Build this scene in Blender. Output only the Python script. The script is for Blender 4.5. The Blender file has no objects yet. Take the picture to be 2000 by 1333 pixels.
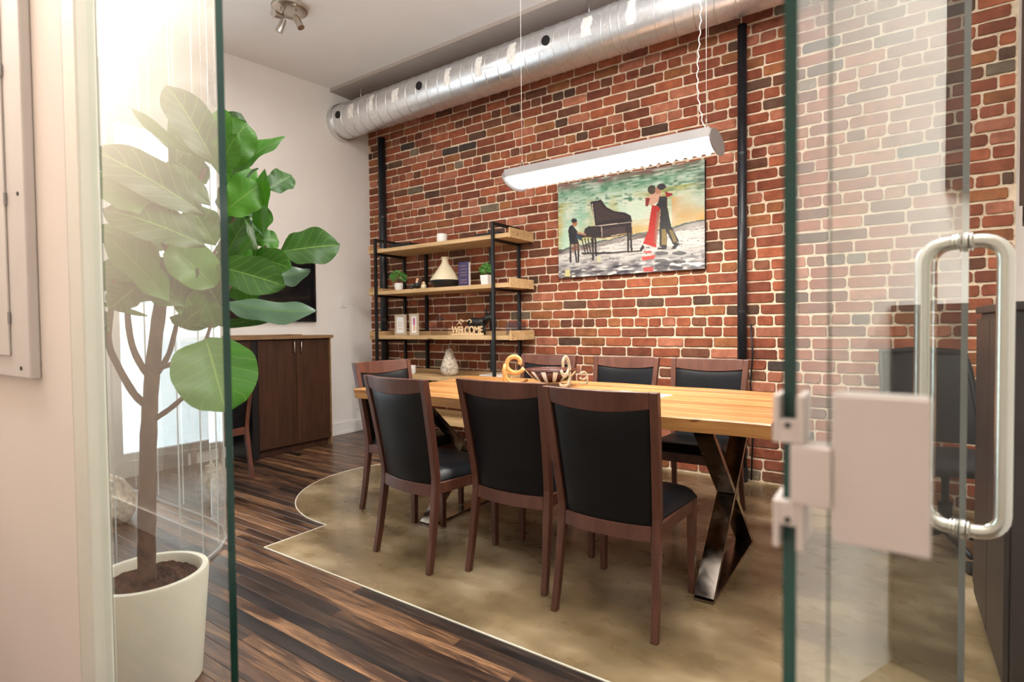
import bpy, bmesh, math, random
import numpy as np
from mathutils import Vector, Matrix
random.seed(7)
rng = np.random.default_rng(11)
R_ = math.radians
sc = bpy.context.scene
COL = sc.collection

# ------------------------------------------------------------------ camera
def make_camera():
    yaw, pitch, roll = R_(34.75), R_(-1.5), R_(0.6)
    f = Vector((-math.sin(yaw)*math.cos(pitch), math.cos(yaw)*math.cos(pitch), math.sin(pitch)))
    r = Vector((math.cos(yaw), math.sin(yaw), 0)); u = r.cross(f)
    r2 = r*math.cos(roll) - u*math.sin(roll); u2 = u*math.cos(roll) + r*math.sin(roll)
    cd = bpy.data.cameras.new('camera'); cam = bpy.data.objects.new('camera', cd); COL.objects.link(cam)
    m = Matrix((r2, u2, -f)).transposed().to_4x4(); m.translation = Vector((4.784, -4.143, 1.12))
    cam.matrix_world = m
    cd.sensor_width = 36; cd.lens = 36*1070/2000; cd.clip_start = .02; cd.clip_end = 100
    cd.dof.use_dof = True; cd.dof.focus_distance = 3.3; cd.dof.aperture_fstop = 3.6
    sc.camera = cam
make_camera()

# ------------------------------------------------------------------ world, lights, exposure
w = bpy.data.worlds.new('world'); sc.world = w; w.use_nodes = True
w.node_tree.nodes['Background'].inputs[0].default_value = (.80, .90, 1.0, 1)
w.node_tree.nodes['Background'].inputs[1].default_value = 6.0
def area(name, loc, rot, sx, sy, power, col):
    l = bpy.data.lights.new(name, 'AREA'); l.shape = 'RECTANGLE'; l.size = sx; l.size_y = sy; l.energy = power; l.color = col
    o = bpy.data.objects.new(name, l); COL.objects.link(o); o.location = loc; o.rotation_euler = rot; return o
area('pendant_light', (3.42, -1.27, 2.0), (0, 0, 0), 1.15, .12, 40, (1, .95, .88))
area('room_fill', (4.3, -2.5, 3.30), (0, 0, 0), 1.0, 1.0, 26, (1, .96, .91))  # added fill from above, out of view, no fixture behind it
area('left_fill', (1.6, -1.9, 3.38), (0, 0, 0), .5, .5, 20, (1, .95, .90))  # added fill without a fixture, lifts the white wall on the left
area('hall_fill', (4.2, -4.15, 2.9), (0, 0, 0), 1.6, .4, 7, (1, .93, .87))  # fill added in the unseen hall, no lamp modelled there
area('hall_fill_far', (1.5, -4.12, 3.26), (0, 0, 0), 2.8, .5, 50, (1, .95, .92))  # added fill, brightens the hall wall that the left pane mirrors
area('ceiling_fill', (4.2, -2.4, 2.75), (R_(180), 0, 0), 1.4, 1.0, 62, (.95, .97, 1))  # invented upward fill that brightens ceiling and duct, no such lamp in the room
sc.view_settings.view_transform = 'Standard'; sc.view_settings.look = 'None'
sc.view_settings.gamma = 1; sc.view_settings.use_curve_mapping = False
sc.view_settings.exposure = 0.46

# ------------------------------------------------------------------ helpers
class MB:
    def __init__(s): s.v = []; s.f = []
    def add(s, v, f):
        o = len(s.v); s.v += [tuple(p) for p in v]; s.f += [tuple(i+o for i in q) for q in f]; return s
    def box(s, x0, x1, y0, y1, z0, z1):
        return s.add([(x0,y0,z0),(x1,y0,z0),(x1,y1,z0),(x0,y1,z0),(x0,y0,z1),(x1,y0,z1),(x1,y1,z1),(x0,y1,z1)],
            [(0,3,2,1),(4,5,6,7),(0,1,5,4),(1,2,6,5),(2,3,7,6),(3,0,4,7)])
    def loft(s, rings, cap=True, closed=True):
        n = len(rings[0]); v = [p for r in rings for p in r]; f = []
        for i in range(len(rings)-1):
            for j in range(n if closed else n-1):
                k = (j+1) % n; f.append((i*n+j, i*n+k, (i+1)*n+k, (i+1)*n+j))
        if cap: f.append(tuple(reversed(range(n)))); f.append(tuple((len(rings)-1)*n+j for j in range(n)))
        return s.add(v, f)
    def bar(s, p0, p1, w, d, side=(1,0,0)):
        p0, p1 = Vector(p0), Vector(p1); t = (p1-p0).normalized(); a = Vector(side); a = (a-t*a.dot(t)).normalized(); b = t.cross(a)
        q = lambda p: [p-a*w/2-b*d/2, p+a*w/2-b*d/2, p+a*w/2+b*d/2, p-a*w/2+b*d/2]
        return s.loft([q(p0), q(p1)])
    def tube(s, pts, rad, n=10, cap=True):
        pts = [Vector(p) for p in pts]; rr = rad if isinstance(rad, (list, tuple)) else [rad]*len(pts)
        rings = []; a = None
        for i, p in enumerate(pts):
            t = (pts[min(i+1, len(pts)-1)]-pts[max(i-1, 0)]).normalized()
            if a is None:
                a = Vector((0,0,1)) if abs(t.z) < .9 else Vector((1,0,0))
            a = (a-t*a.dot(t)).normalized(); b = t.cross(a)
            rings.append([p+(a*math.cos(2*math.pi*k/n)+b*math.sin(2*math.pi*k/n))*rr[i] for k in range(n)])
        return s.loft(rings, cap)
    def lathe(s, prof, n=24, c=(0,0,0), cap=True):
        rings = [[(c[0]+r*math.cos(2*math.pi*k/n), c[1]+r*math.sin(2*math.pi*k/n), c[2]+z) for k in range(n)] for r, z in prof]
        return s.loft(rings, cap)
    def prism(s, poly, axis, a0, a1):
        def P(u, v, w):
            return {'x': (w,u,v), 'y': (u,w,v), 'z': (u,v,w)}[axis]
        return s.loft([[P(u,v,a0) for u, v in poly], [P(u,v,a1) for u, v in poly]])
    def grid(s, fn, nu, nv):
        v = [fn(i/nu, j/nv) for j in range(nv+1) for i in range(nu+1)]
        return s.add(v, [(j*(nu+1)+i, j*(nu+1)+i+1, (j+1)*(nu+1)+i+1, (j+1)*(nu+1)+i) for j in range(nv) for i in range(nu)])
    def ball(s, c, r, n=10, m=7):
        prof = [(max(1e-4, math.sin(math.pi*i/m)), -math.cos(math.pi*i/m)) for i in range(m+1)]
        r = r if isinstance(r, (tuple, list)) else (r, r, r)
        rings = [[(c[0]+r[0]*q*math.cos(2*math.pi*k/n), c[1]+r[1]*q*math.sin(2*math.pi*k/n), c[2]+r[2]*z) for k in range(n)] for q, z in prof]
        return s.loft(rings)
    def mesh(s, name, mat=None, smooth=False, fix=True):
        me = bpy.data.meshes.new(name); me.from_pydata(s.v, [], s.f); me.update()
        if fix:
            bm = bmesh.new(); bm.from_mesh(me); bmesh.ops.recalc_face_normals(bm, faces=bm.faces); bm.to_mesh(me); bm.free()
        if mat: me.materials.append(mat)
        if smooth: me.polygons.foreach_set('use_smooth', [True]*len(me.polygons))
        return me
    def build(s, name, mat, parent=None, smooth=False, bevel=0, fix=True, angle=None, **tags):
        o = link(name, s.mesh(name, mat, smooth or angle is not None, fix), parent, **tags)
        if bevel:
            m = o.modifiers.new('bevel', 'BEVEL'); m.width = bevel; m.segments = 2; m.limit_method = 'ANGLE'; m.angle_limit = R_(40)
        if angle is not None:
            sharp(o.data, angle)
        return o
def sharp(me, deg):
    bm = bmesh.new(); bm.from_mesh(me)
    for e in bm.edges:
        if len(e.link_faces) == 2 and e.calc_face_angle(0) > R_(deg): e.smooth = False
    bm.to_mesh(me); bm.free()
def tag(o, label=None, cat=None, group=None, kind=None):
    if label: o['label'] = label
    if cat: o['category'] = cat
    if group: o['group'] = group
    if kind: o['kind'] = kind
    return o
def link(name, data, parent=None, loc=None, **tags):
    o = bpy.data.objects.new(name, data); COL.objects.link(o)
    if parent: o.parent = parent
    if loc: o.location = loc
    return tag(o, **tags)
def thing(name, label, cat, loc=(0,0,0), rz=0, group=None):
    o = link(name, None, loc=loc, label=label, cat=cat, group=group); o.rotation_euler[2] = rz; o.empty_display_size = .1; return o
def struct(name, mb, mat, parent=None, **k):
    o = mb.build(name, mat, parent, **k)
    if parent is None: o['kind'] = 'structure'
    return o
def copy_tree(o, parent=None):
    c = o.copy(); COL.objects.link(c)
    if parent: c.parent = parent
    for ch in list(o.children): copy_tree(ch, c)
    return c

# ------------------------------------------------------------------ materials
def nodes(name):
    m = bpy.data.materials.new(name); m.use_nodes = True; nt = m.node_tree
    return m, nt, nt.nodes['Principled BSDF']
def N(nt, t, **k):
    n = nt.nodes.new(t)
    for a, b in k.items():
        if a.startswith('i_'):
            key = a[2:]; n.inputs[int(key) if key.isdigit() else key.replace('_', ' ')].default_value = b
        else: setattr(n, a, b)
    return n
def ramp(nt, stops, src):
    r = N(nt, 'ShaderNodeValToRGB'); e = r.color_ramp.elements
    while len(e) < len(stops): e.new(.5)
    for q, (p, c) in zip(e, stops): q.position = p; q.color = (*c, 1)
    nt.links.new(src, r.inputs[0]); return r.outputs[0]
def mix(nt, fac, a, b, mode='MIX'):
    n = N(nt, 'ShaderNodeMix', data_type='RGBA', blend_type=mode)
    for s, v in ((n.inputs[0], fac), (n.inputs[6], a), (n.inputs[7], b)):
        if hasattr(v, 'links'): nt.links.new(v, s)
        elif isinstance(v, (int, float)): s.default_value = v
        else: s.default_value = (*v, 1)
    return n.outputs[2]
def pos(nt, scale=(1,1,1), obj=False, rnd=0):
    if obj: src = N(nt, 'ShaderNodeTexCoord').outputs['Object']
    else: src = N(nt, 'ShaderNodeNewGeometry').outputs['Position']
    mp = N(nt, 'ShaderNodeMapping'); mp.inputs['Scale'].default_value = scale; nt.links.new(src, mp.inputs[0])
    if rnd:
        oi = N(nt, 'ShaderNodeObjectInfo'); mm = N(nt, 'ShaderNodeMath', operation='MULTIPLY'); mm.inputs[1].default_value = rnd
        nt.links.new(oi.outputs['Random'], mm.inputs[0]); cb = N(nt, 'ShaderNodeCombineXYZ')
        for i in range(3): nt.links.new(mm.outputs[0], cb.inputs[i])
        nt.links.new(cb.outputs[0], mp.inputs['Location'])
    return mp.outputs[0]
def noise(nt, vec, scale, detail=3, rough=.5, dist=0):
    n = N(nt, 'ShaderNodeTexNoise'); n.inputs['Scale'].default_value = scale; n.inputs['Detail'].default_value = detail
    n.inputs['Roughness'].default_value = rough; n.inputs['Distortion'].default_value = dist
    nt.links.new(vec, n.inputs['Vector']); return n.outputs[0]
def bump(nt, b, h, strength=.3, dist=.01):
    n = N(nt, 'ShaderNodeBump'); n.inputs['Strength'].default_value = strength; n.inputs['Distance'].default_value = dist
    nt.links.new(h, n.inputs['Height']); nt.links.new(n.outputs[0], b.inputs['Normal'])
def plain(name, col, rough=.5, metal=0, var=.06, vs=8, bmp=0, spec=.5, coat=0, obj=False):
    m, nt, b = nodes(name); b.inputs['Roughness'].default_value = rough; b.inputs['Metallic'].default_value = metal
    b.inputs['Specular IOR Level'].default_value = spec; b.inputs['Coat Weight'].default_value = coat; b.inputs['Coat Roughness'].default_value = .15
    p = pos(nt, obj=obj); nz = noise(nt, p, vs, 4)
    c = ramp(nt, [(.3, tuple(x*(1-var) for x in col)), (.7, tuple(min(1, x*(1+var)) for x in col))], nz)
    nt.links.new(c, b.inputs['Base Color'])
    if bmp: bump(nt, b, noise(nt, p, vs*12, 3), bmp, .004)
    return m
def wood(name, dark, light, axis=0, scale=1, rough=.45, knots=True, coat=0, rnd=7, tint=False, obj=False):
    m, nt, b = nodes(name); b.inputs['Roughness'].default_value = rough; b.inputs['Coat Weight'].default_value = coat; b.inputs['Coat Roughness'].default_value = .12
    s = [14, 14, 14]; s[axis] = 1.1
    p = pos(nt, tuple(x*scale for x in s), obj=obj, rnd=rnd)
    g = noise(nt, p, 1.6, 8, .62, .7)
    col = ramp(nt, [(.28, dark), (.5, tuple((a+c)/2 for a, c in zip(dark, light))), (.72, light)], g)
    if knots:
        s2 = [5, 5, 5]; s2[axis] = 2
        k = noise(nt, pos(nt, tuple(x*scale for x in s2), rnd=rnd, obj=obj), 1.5, 2, .5, 1.5)
        kf = ramp(nt, [(.66, (0,0,0)), (.74, (1,1,1))], k)
        col = mix(nt, kf, col, tuple(x*.45 for x in dark))
    if tint:
        col = mix(nt, 1.0, col, N(nt, 'ShaderNodeObjectInfo').outputs['Color'], 'MULTIPLY')
    nt.links.new(col, b.inputs['Base Color']); bump(nt, b, g, .12, .004); return m

def brick_material(name, source):
    m, nt, b = nodes(name); b.inputs['Roughness'].default_value = .82; b.inputs['Specular IOR Level'].default_value = .3
    p = pos(nt)
    base = N(nt, 'ShaderNodeObjectInfo').outputs['Color'] if source == 'object' else N(nt, 'ShaderNodeAttribute', attribute_name='tone').outputs['Color']
    n1 = noise(nt, p, 14, 6, .65); n2 = noise(nt, p, 60, 4, .6); n3 = noise(nt, p, 7, 5, .7)
    c = mix(nt, ramp(nt, [(.35, (0,0,0)), (.7, (1,1,1))], n1), base, mix(nt, 1.0, base, (.52, .46, .44), 'MULTIPLY'))
    c = mix(nt, ramp(nt, [(.58, (0,0,0)), (.75, (.55,.55,.55))], n3), c, mix(nt, 1.0, base, (1.45, 1.35, 1.25), 'MULTIPLY'))
    c = mix(nt, ramp(nt, [(.70, (0,0,0)), (.77, (.8,.8,.8))], noise(nt, p, 22, 6, .75)), c, (.62, .50, .36))
    nt.links.new(c, b.inputs['Base Color']); bump(nt, b, n2, .5, .006); return m
M = {}
M['brick'] = brick_material('brick_single', 'object')
M['brick_joined'] = brick_material('brick_joined', 'attribute')
def mortar():
    m, nt, b = nodes('mortar'); b.inputs['Roughness'].default_value = .95; p = pos(nt)
    c = ramp(nt, [(.3, (.50, .37, .25)), (.5, (.82, .65, .47)), (.75, (.90, .78, .60))], noise(nt, p, 9, 6, .7))
    nt.links.new(c, b.inputs['Base Color']); bump(nt, b, noise(nt, p, 70, 5, .7), .8, .01); return m
M['mortar'] = mortar()
M['wall'] = plain('wall_paint', (.80, .765, .72), .7, var=.02, vs=3, bmp=.05)
M['wall_hall'] = plain('hall_wall_paint', (.80, .72, .65), .6, var=.02, vs=3)
M['ceiling'] = plain('ceiling_paint', (.80, .785, .77), .8, var=.02, vs=2)
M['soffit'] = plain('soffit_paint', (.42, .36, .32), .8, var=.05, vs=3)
M['trim'] = plain('white_trim', (.78, .75, .71), .45, var=.02)
M['post'] = plain('cream_frame', (.72, .71, .62), .45, var=.02)
def plank_mat():
    m, nt, b = nodes('stained_floor_board'); b.inputs['Coat Weight'].default_value = .35; b.inputs['Coat Roughness'].default_value = .2
    oi = N(nt, 'ShaderNodeObjectInfo')
    p = pos(nt, (1.0, 11, 11), rnd=40); g = noise(nt, p, 2.2, 7, .62, 1.6)
    p2 = pos(nt, (.75, 8, 8), rnd=23); bl = noise(nt, p2, 1.6, 6, .62, 1.2)
    fine = noise(nt, pos(nt, (3, 90, 90), rnd=31), 2.5, 4, .6, .6)
    rings = N(nt, 'ShaderNodeTexWave', wave_type='BANDS', bands_direction='Y'); rings.inputs['Scale'].default_value = 5.0
    rings.inputs['Distortion'].default_value = 14; rings.inputs['Detail'].default_value = 2.5; rings.inputs['Detail Scale'].default_value = .55
    nt.links.new(pos(nt, (1.6, 9, 9), rnd=40), rings.inputs['Vector'])
    c = ramp(nt, [(.32, (.45,.40,.38)), (.5, (.95,.92,.88)), (.68, (1.7,1.6,1.45))], g)
    c = mix(nt, .55, c, ramp(nt, [(.15, (.30,.26,.25)), (.5, (1,.95,.9)), (.9, (1.3,1.2,1.1))], rings.outputs['Fac']), 'MULTIPLY')
    c = mix(nt, .6, c, ramp(nt, [(.35, (.5,.48,.46)), (.6, (1.15,1.12,1.08))], fine), 'MULTIPLY')
    c = mix(nt, ramp(nt, [(.48, (0,0,0)), (.58, (.92,.92,.92))], bl), c, (.14, .10, .10))
    c = mix(nt, 1.0, c, oi.outputs['Color'], 'MULTIPLY')
    nt.links.new(c, b.inputs['Base Color']); nt.links.new(ramp(nt, [(.3, (.36,)*3), (.8, (.55,)*3)], g), b.inputs['Roughness'])
    bump(nt, b, g, .15, .003); return m
M['plank'] = plank_mat()
M['subfloor'] = plain('subfloor', (.02, .012, .01), .8)
def concrete_mat():
    m, nt, b = nodes('polished_concrete'); p = pos(nt, (1, 1.5, 1)); n1 = noise(nt, p, 2.3, 3, .5, 0); n2 = noise(nt, p, 6, 4, .5, 0)
    c = ramp(nt, [(.33, (.095, .062, .027)), (.45, (.18, .123, .058)), (.55, (.30, .215, .115)), (.66, (.49, .385, .24))], n1)
    c = mix(nt, .22, c, ramp(nt, [(.3, (.17,.12,.055)), (.7, (.36,.28,.165))], n2))
    nt.links.new(c, b.inputs['Base Color']); nt.links.new(ramp(nt, [(.3, (.22,)*3), (.7, (.36,)*3)], n2), b.inputs['Roughness'])
    b.inputs['Coat Weight'].default_value = .25; b.inputs['Coat Roughness'].default_value = .12
    bump(nt, b, n2, .05, .003); return m
M['concrete'] = concrete_mat()
M['edge_metal'] = plain('pale_divider', (.80, .75, .62), .45, 0)
M['chair_wood'] = wood('mahogany_stain', (.058, .019, .011), (.135, .047, .028), axis=2, rough=.42, knots=False, coat=.08, obj=True)
M['leather'] = plain('black_leather', (.005, .0055, .007), .42, var=.15, vs=20, bmp=.12, spec=.24, obj=True)
M['table_wood'] = wood('pine_table', (.30, .12, .034), (.68, .36, .13), axis=0, rough=.32, coat=.3, tint=True)
M['shelf_wood'] = wood('oak_shelf', (.42, .25, .10), (.70, .48, .25), axis=0, rough=.6, rnd=5)
M['walnut'] = wood('dark_cabinet_veneer', (.028, .011, .006), (.075, .030, .016), axis=2, rough=.4, knots=False)
M['counter'] = wood('counter_wood', (.16, .09, .04), (.34, .20, .10), axis=1, rough=.45)
M['black_metal'] = plain('black_metal', (.012, .012, .013), .45, .3, vs=15)
M['pipe'] = plain('black_iron_pipe', (.016, .018, .022), .32, .2, var=.3, vs=9)
def steel():
    m, nt, b = nodes('raw_steel'); p = pos(nt, (1, 1, .5)); n1 = noise(nt, p, 10, 5, .6, .6)
    nt.links.new(ramp(nt, [(.3, (.14,.11,.09)), (.7, (.42,.36,.30))], n1), b.inputs['Base Color'])
    b.inputs['Metallic'].default_value = 1; nt.links.new(ramp(nt, [(.3, (.12,)*3), (.7, (.3,)*3)], n1), b.inputs['Roughness']); return m
M['steel'] = steel()
def galv():
    m, nt, b = nodes('galvanised_steel'); p = pos(nt, (1, 1, 1)); v = N(nt, 'ShaderNodeTexVoronoi'); v.inputs['Scale'].default_value = 45; nt.links.new(p, v.inputs['Vector'])
    nt.links.new(ramp(nt, [(.0, (.68,.70,.72)), (1, (.80,.82,.84))], v.outputs['Color']), b.inputs['Base Color'])
    b.inputs['Metallic'].default_value = .92; nt.links.new(ramp(nt, [(.3, (.30,)*3), (.7, (.40,)*3)], noise(nt, p, 3, 3)), b.inputs['Roughness']); return m
M['galv'] = galv()
M['seam'] = plain('seam_steel', (.72, .73, .73), .3, .9)
M['paste'] = plain('dried_paste', (.88, .85, .80), .85, var=.15, vs=40)
M['nickel'] = plain('brushed_nickel', (.55, .50, .44), .28, 1)
M['satin'] = plain('satin_steel', (.62, .55, .51), .5, .45, var=.03)
M['handle'] = plain('handle_steel', (.66, .64, .60), .26, .95, var=.04)
M['cap_grey'] = plain('lamp_grey', (.24, .22, .21), .5)
M['grey_metal'] = plain('light_grey_metal', (.36, .34, .33), .5, .2)
M['panel_grey'] = plain('panel_paint', (.60, .56, .52), .5, var=.03)
M['plastic_white'] = plain('white_plastic', (.80, .78, .74), .4)
M['ceramic'] = plain('white_ceramic', (.80, .78, .74), .3)
M['pot'] = plain('off_white_planter', (.76, .73, .60), .45, var=.03)
M['soil'] = plain('potting_bark', (.07, .028, .016), .95, var=.6, vs=60, bmp=1)
M['bark'] = plain('fig_bark', (.10, .055, .035), .85, var=.4, vs=30, bmp=.6)
M['cream'] = plain('cream_ceramic', (.66, .57, .39), .5, var=.06)
M['black_ceramic'] = plain('black_ceramic', (.015, .015, .015), .4)
M['screen'] = plain('black_screen', (.006, .006, .008), .12)
M['purple'] = plain('purple_cover', (.030, .018, .085), .5)
M['ebony'] = plain('near_black_wood', (.016, .010, .009), .45, var=.3)
M['gold'] = plain('gold_print', (.22, .13, .13), .5)
M['page'] = plain('paper', (.82, .82, .80), .7)
M['frame_wood'] = plain('driftwood_frame', (.50, .40, .29), .7, var=.15, vs=40)
M['print'] = plain('print_ink', (.45, .33, .14), .7)
M['ink_pink'] = plain('print_pink', (.45, .10, .25), .7)
M['ink_orange'] = plain('print_orange', (.75, .42, .25), .7)
M['blonde'] = plain('pale_plywood', (.72, .50, .28), .6, var=.12, vs=40)
M['shell'] = plain('mottled_shell', (.56, .48, .38), .7, var=.5, vs=35, bmp=.6)
M['bowl_brown'] = plain('dark_lacquer', (.075, .022, .014), .3)
M['bowl_silver'] = plain('cream_inlay', (.75, .72, .64), .3, .2)
M['scroll'] = plain('gold_scroll', (.66, .36, .12), .45, .2, var=.2, vs=60)
M['scroll_grey'] = plain('aged_scroll', (.36, .30, .20), .5, .2, var=.3, vs=50)
M['cord'] = plain('white_cord', (.80, .76, .70), .5)
M['office_black'] = plain('black_mesh_fabric', (.010, .010, .012), .6)
M['grey_fabric'] = plain('charcoal_panel', (.06, .052, .052), .7)
M['box_glass'] = None
def leafy(name, top, under, vein):
    m, nt, b = nodes(name); b.inputs['Roughness'].default_value = .40; b.inputs['Specular IOR Level'].default_value = .35
    uv = N(nt, 'ShaderNodeTexCoord').outputs['UV']; sx = N(nt, 'ShaderNodeSeparateXYZ'); nt.links.new(uv, sx.inputs[0])
    def mth(op, a, b_=None):
        n = N(nt, 'ShaderNodeMath', operation=op)
        for i, q in enumerate((a, b_)):
            if q is None: continue
            if hasattr(q, 'links'): nt.links.new(q, n.inputs[i])
            else: n.inputs[i].default_value = q
        return n.outputs[0]
    ax = mth('ABSOLUTE', mth('SUBTRACT', sx.outputs[0], .5))
    mid = mth('LESS_THAN', ax, .013)
    saw = mth('FRACT', mth('SUBTRACT', mth('MULTIPLY', sx.outputs[1], 6.5), mth('MULTIPLY', ax, 3.2)))
    lat = mth('LESS_THAN', mth('ABSOLUTE', mth('SUBTRACT', saw, .5)), .035)
    vf = mth('MAXIMUM', mid, mth('MULTIPLY', lat, .5))
    g = noise(nt, pos(nt, rnd=9), 9, 4)
    geo = N(nt, 'ShaderNodeNewGeometry')
    tc = mix(nt, g, tuple(x*.6 for x in top), tuple(x*1.35 for x in top)); 
    tc = mix(nt, 1.0, tc, N(nt, 'ShaderNodeObjectInfo').outputs['Color'], 'MULTIPLY')
    c = mix(nt, geo.outputs['Backfacing'], tc, under); c = mix(nt, vf, c, vein)
    nt.links.new(c, b.inputs['Base Color'])
    inv = mth('SUBTRACT', 1.0, vf); bump(nt, b, inv, .5, .02)
    tr = N(nt, 'ShaderNodeBsdfTranslucent'); nt.links.new(c, tr.inputs[0]); ms = N(nt, 'ShaderNodeMixShader'); ms.inputs[0].default_value = .15
    nt.links.new(b.outputs[0], ms.inputs[1]); nt.links.new(tr.outputs[0], ms.inputs[2]); nt.links.new(ms.outputs[0], nt.nodes['Material Output'].inputs[0]); return m
M['leaf'] = leafy('fig_leaf', (.030, .118, .006), (.10, .18, .11), (.15, .28, .04))
M['small_leaf'] = plain('boxwood_leaf', (.09, .30, .05), .5, var=.5, vs=60)
def glass(name, tint, gain, dust=0.0):
    m, nt, b = nodes(name); nt.nodes.remove(b)
    tr = N(nt, 'ShaderNodeBsdfTransparent'); tr.inputs[0].default_value = (*tint, 1)
    gl = N(nt, 'ShaderNodeBsdfGlossy'); gl.inputs['Roughness'].default_value = .0; gl.inputs[0].default_value = (.97, 1, .98, 1)
    fr = N(nt, 'ShaderNodeFresnel'); fr.inputs[0].default_value = 1.5
    geo = N(nt, 'ShaderNodeNewGeometry')
    mu = N(nt, 'ShaderNodeMath', operation='MULTIPLY', use_clamp=True); mu.inputs[1].default_value = gain; nt.links.new(fr.outputs[0], mu.inputs[0])
    fb = N(nt, 'ShaderNodeMath', operation='SUBTRACT'); fb.inputs[0].default_value = 1; nt.links.new(geo.outputs['Backfacing'], fb.inputs[1])
    m2 = N(nt, 'ShaderNodeMath', operation='MULTIPLY'); nt.links.new(mu.outputs[0], m2.inputs[0]); nt.links.new(fb.outputs[0], m2.inputs[1])
    mx = N(nt, 'ShaderNodeMixShader'); nt.links.new(m2.outputs[0], mx.inputs[0]); nt.links.new(tr.outputs[0], mx.inputs[1]); nt.links.new(gl.outputs[0], mx.inputs[2])
    nt.links.new(mx.outputs[0], nt.nodes['Material Output'].inputs[0]); return m
M['glass'] = glass('clear_glass', (.97, .985, .975), 1.9)
M['glass_thin'] = glass('thin_glass', (.98, .99, .985), 1.2)
M['glass_edge'] = plain('glass_edge', (.004, .045, .035), .12, var=.5, vs=3)
M['joint'] = plain('glass_joint', (.55, .58, .58), .4)
M['glass_side'] = glass('side_glass', (.97, .985, .975), .55)
M['glass_door'] = glass('door_glass', (.97, .985, .975), 1.25)
M['box_glass'] = glass('smoked_acrylic', (.84, .81, .82), .5)
def emit(name, col, s):
    m, nt, b = nodes(name); b.inputs['Emission Color'].default_value = (*col, 1); b.inputs['Emission Strength'].default_value = s
    b.inputs['Base Color'].default_value = (.8,.8,.8,1); return m
M['box_glass'].node_tree.nodes['Glossy BSDF'].inputs['Roughness'].default_value = .3
M['tube'] = emit('fluorescent_tube', (1, .97, .94), 9)
M['louver'] = emit('louver_white', (1, .98, .96), 1.6)

# ================================================================== STRUCTURE
def zc(y): return 3.60+.06*(y+.45)          # the ceiling falls slightly towards the hall
wall_back = struct('wall_back', MB().box(0, 5.35, .003, .2, 0, 3.8), M['mortar'])
PAL = [((.36,.108,.050), 5), ((.30,.084,.040), 5), ((.24,.072,.038), 4), ((.43,.160,.092), 3), ((.18,.070,.038), 2.6), ((.33,.125,.048), 2.4), ((.115,.060,.038), 1.2), ((.20,.155,.105), .3), ((.07,.052,.042), .25)]
PW = np.array([p[1] for p in PAL]); PW = PW/PW.sum()
def brick_shape(lx, hz, seed):
    r = random.Random(seed); n = []
    for cx, cz in ((-1,-1), (1,-1), (1,1), (-1,1)):
        ch = r.uniform(.004, .013); a, b = lx/2, hz/2
        if cx*cz > 0: n += [(cx*a, cz*(b-ch)), (cx*(a-ch), cz*b)] if cx > 0 else [(cx*a, cz*(b-ch)), (cx*(a-ch), cz*b)]
        else: n += [(cx*(a-ch), cz*b), (cx*a, cz*(b-ch))]
    out = []
    for k in range(8):
        p, q = n[k], n[(k+1) % 8]; out.append(p)
        if k % 2 == 1:
            for t in (.33, .67): out.append((p[0]+(q[0]-p[0])*t+r.uniform(-.0018,.0018), p[1]+(q[1]-p[1])*t+r.uniform(-.0022,.0022)))
    # outline order check by angle
    out.sort(key=lambda p: math.atan2(p[1]/hz, p[0]/lx))
    d = .0035
    r0 = [(x, .004, z) for x, z in out]; r1 = [(x, -.003+r.uniform(-.001,.001), z) for x, z in out]
    r2 = [(x*(1-2*d/lx), -.0062, z*(1-2*d/hz)) for x, z in out]
    m = MB(); m.loft([r0, r1, r2], cap=False); m.f.append(tuple(2*len(out)+j for j in range(len(out))))
    return m
SH = {'s': [brick_shape(.205, .064, i) for i in range(8)], 'h': [brick_shape(.099, .064, 50+i) for i in range(6)]}
SHM = {k: [s.mesh('brick', M['brick']) for s in v] for k, v in SH.items()}
bricks = []
for k in range(48):
    z = .0136+.078*k+.039
    hd = k % 5 == 4; L = .111 if hd else .217
    x = -random.uniform(0, L)
    while x < 5.345:
        l = L*random.uniform(.95, 1.06)
        if not hd and random.random() < .05: l *= .6
        x0, x1 = max(x, 0), min(x+l, 5.345)
        if x1-x0 > .035:
            bricks.append(['h' if hd else 's', (x0+x1)/2, z+random.uniform(-.0025,.0025), (x1-x0-.012)/(.099 if hd else .205), random.gauss(0, .006)])
        x += l
def tone():
    c = np.array(PAL[rng.choice(len(PAL), p=PW)][0]); return tuple(np.clip(c*rng.uniform(.78, 1.22), 0, 1))
def covered(x, z): return 2.44 < x < 3.65 and 1.54 < z < 2.31
cand = [b for b in bricks if b[1] > 3.0 and .9 < b[2] < 3.02 and not covered(b[1], b[2])]
cand.sort(key=lambda b: -b[1]*(1 if b[0] == 's' else .8)); single = cand[:300]; ids = set(id(b) for b in single)
for b in single:
    o = link('brick', random.choice(SHM[b[0]]), wall_back, (b[1], 0, b[2])); o.scale = (b[3], 1, 1); o.rotation_euler[1] = b[4]; o.color = (*tone(), 1)
far = MB(); cols = []
for b in bricks:
    if id(b) in ids: continue
    s = random.choice(SH[b[0]]); c, sn = math.cos(b[4]), math.sin(b[4])
    far.add([(b[1]+x*b[3]*c+z*sn, y, b[2]+z*c-x*b[3]*sn) for x, y, z in s.v], s.f); cols += [tone()]*len(s.v)
fb = far.build('brick', M['brick_joined'], wall_back, kind='stuff')
at_ = fb.data.color_attributes.new('tone', 'FLOAT_COLOR', 'POINT')
at_.data.foreach_set('color', np.hstack([np.array(cols), np.ones((len(cols), 1))]).astype(np.float32).ravel())

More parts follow.
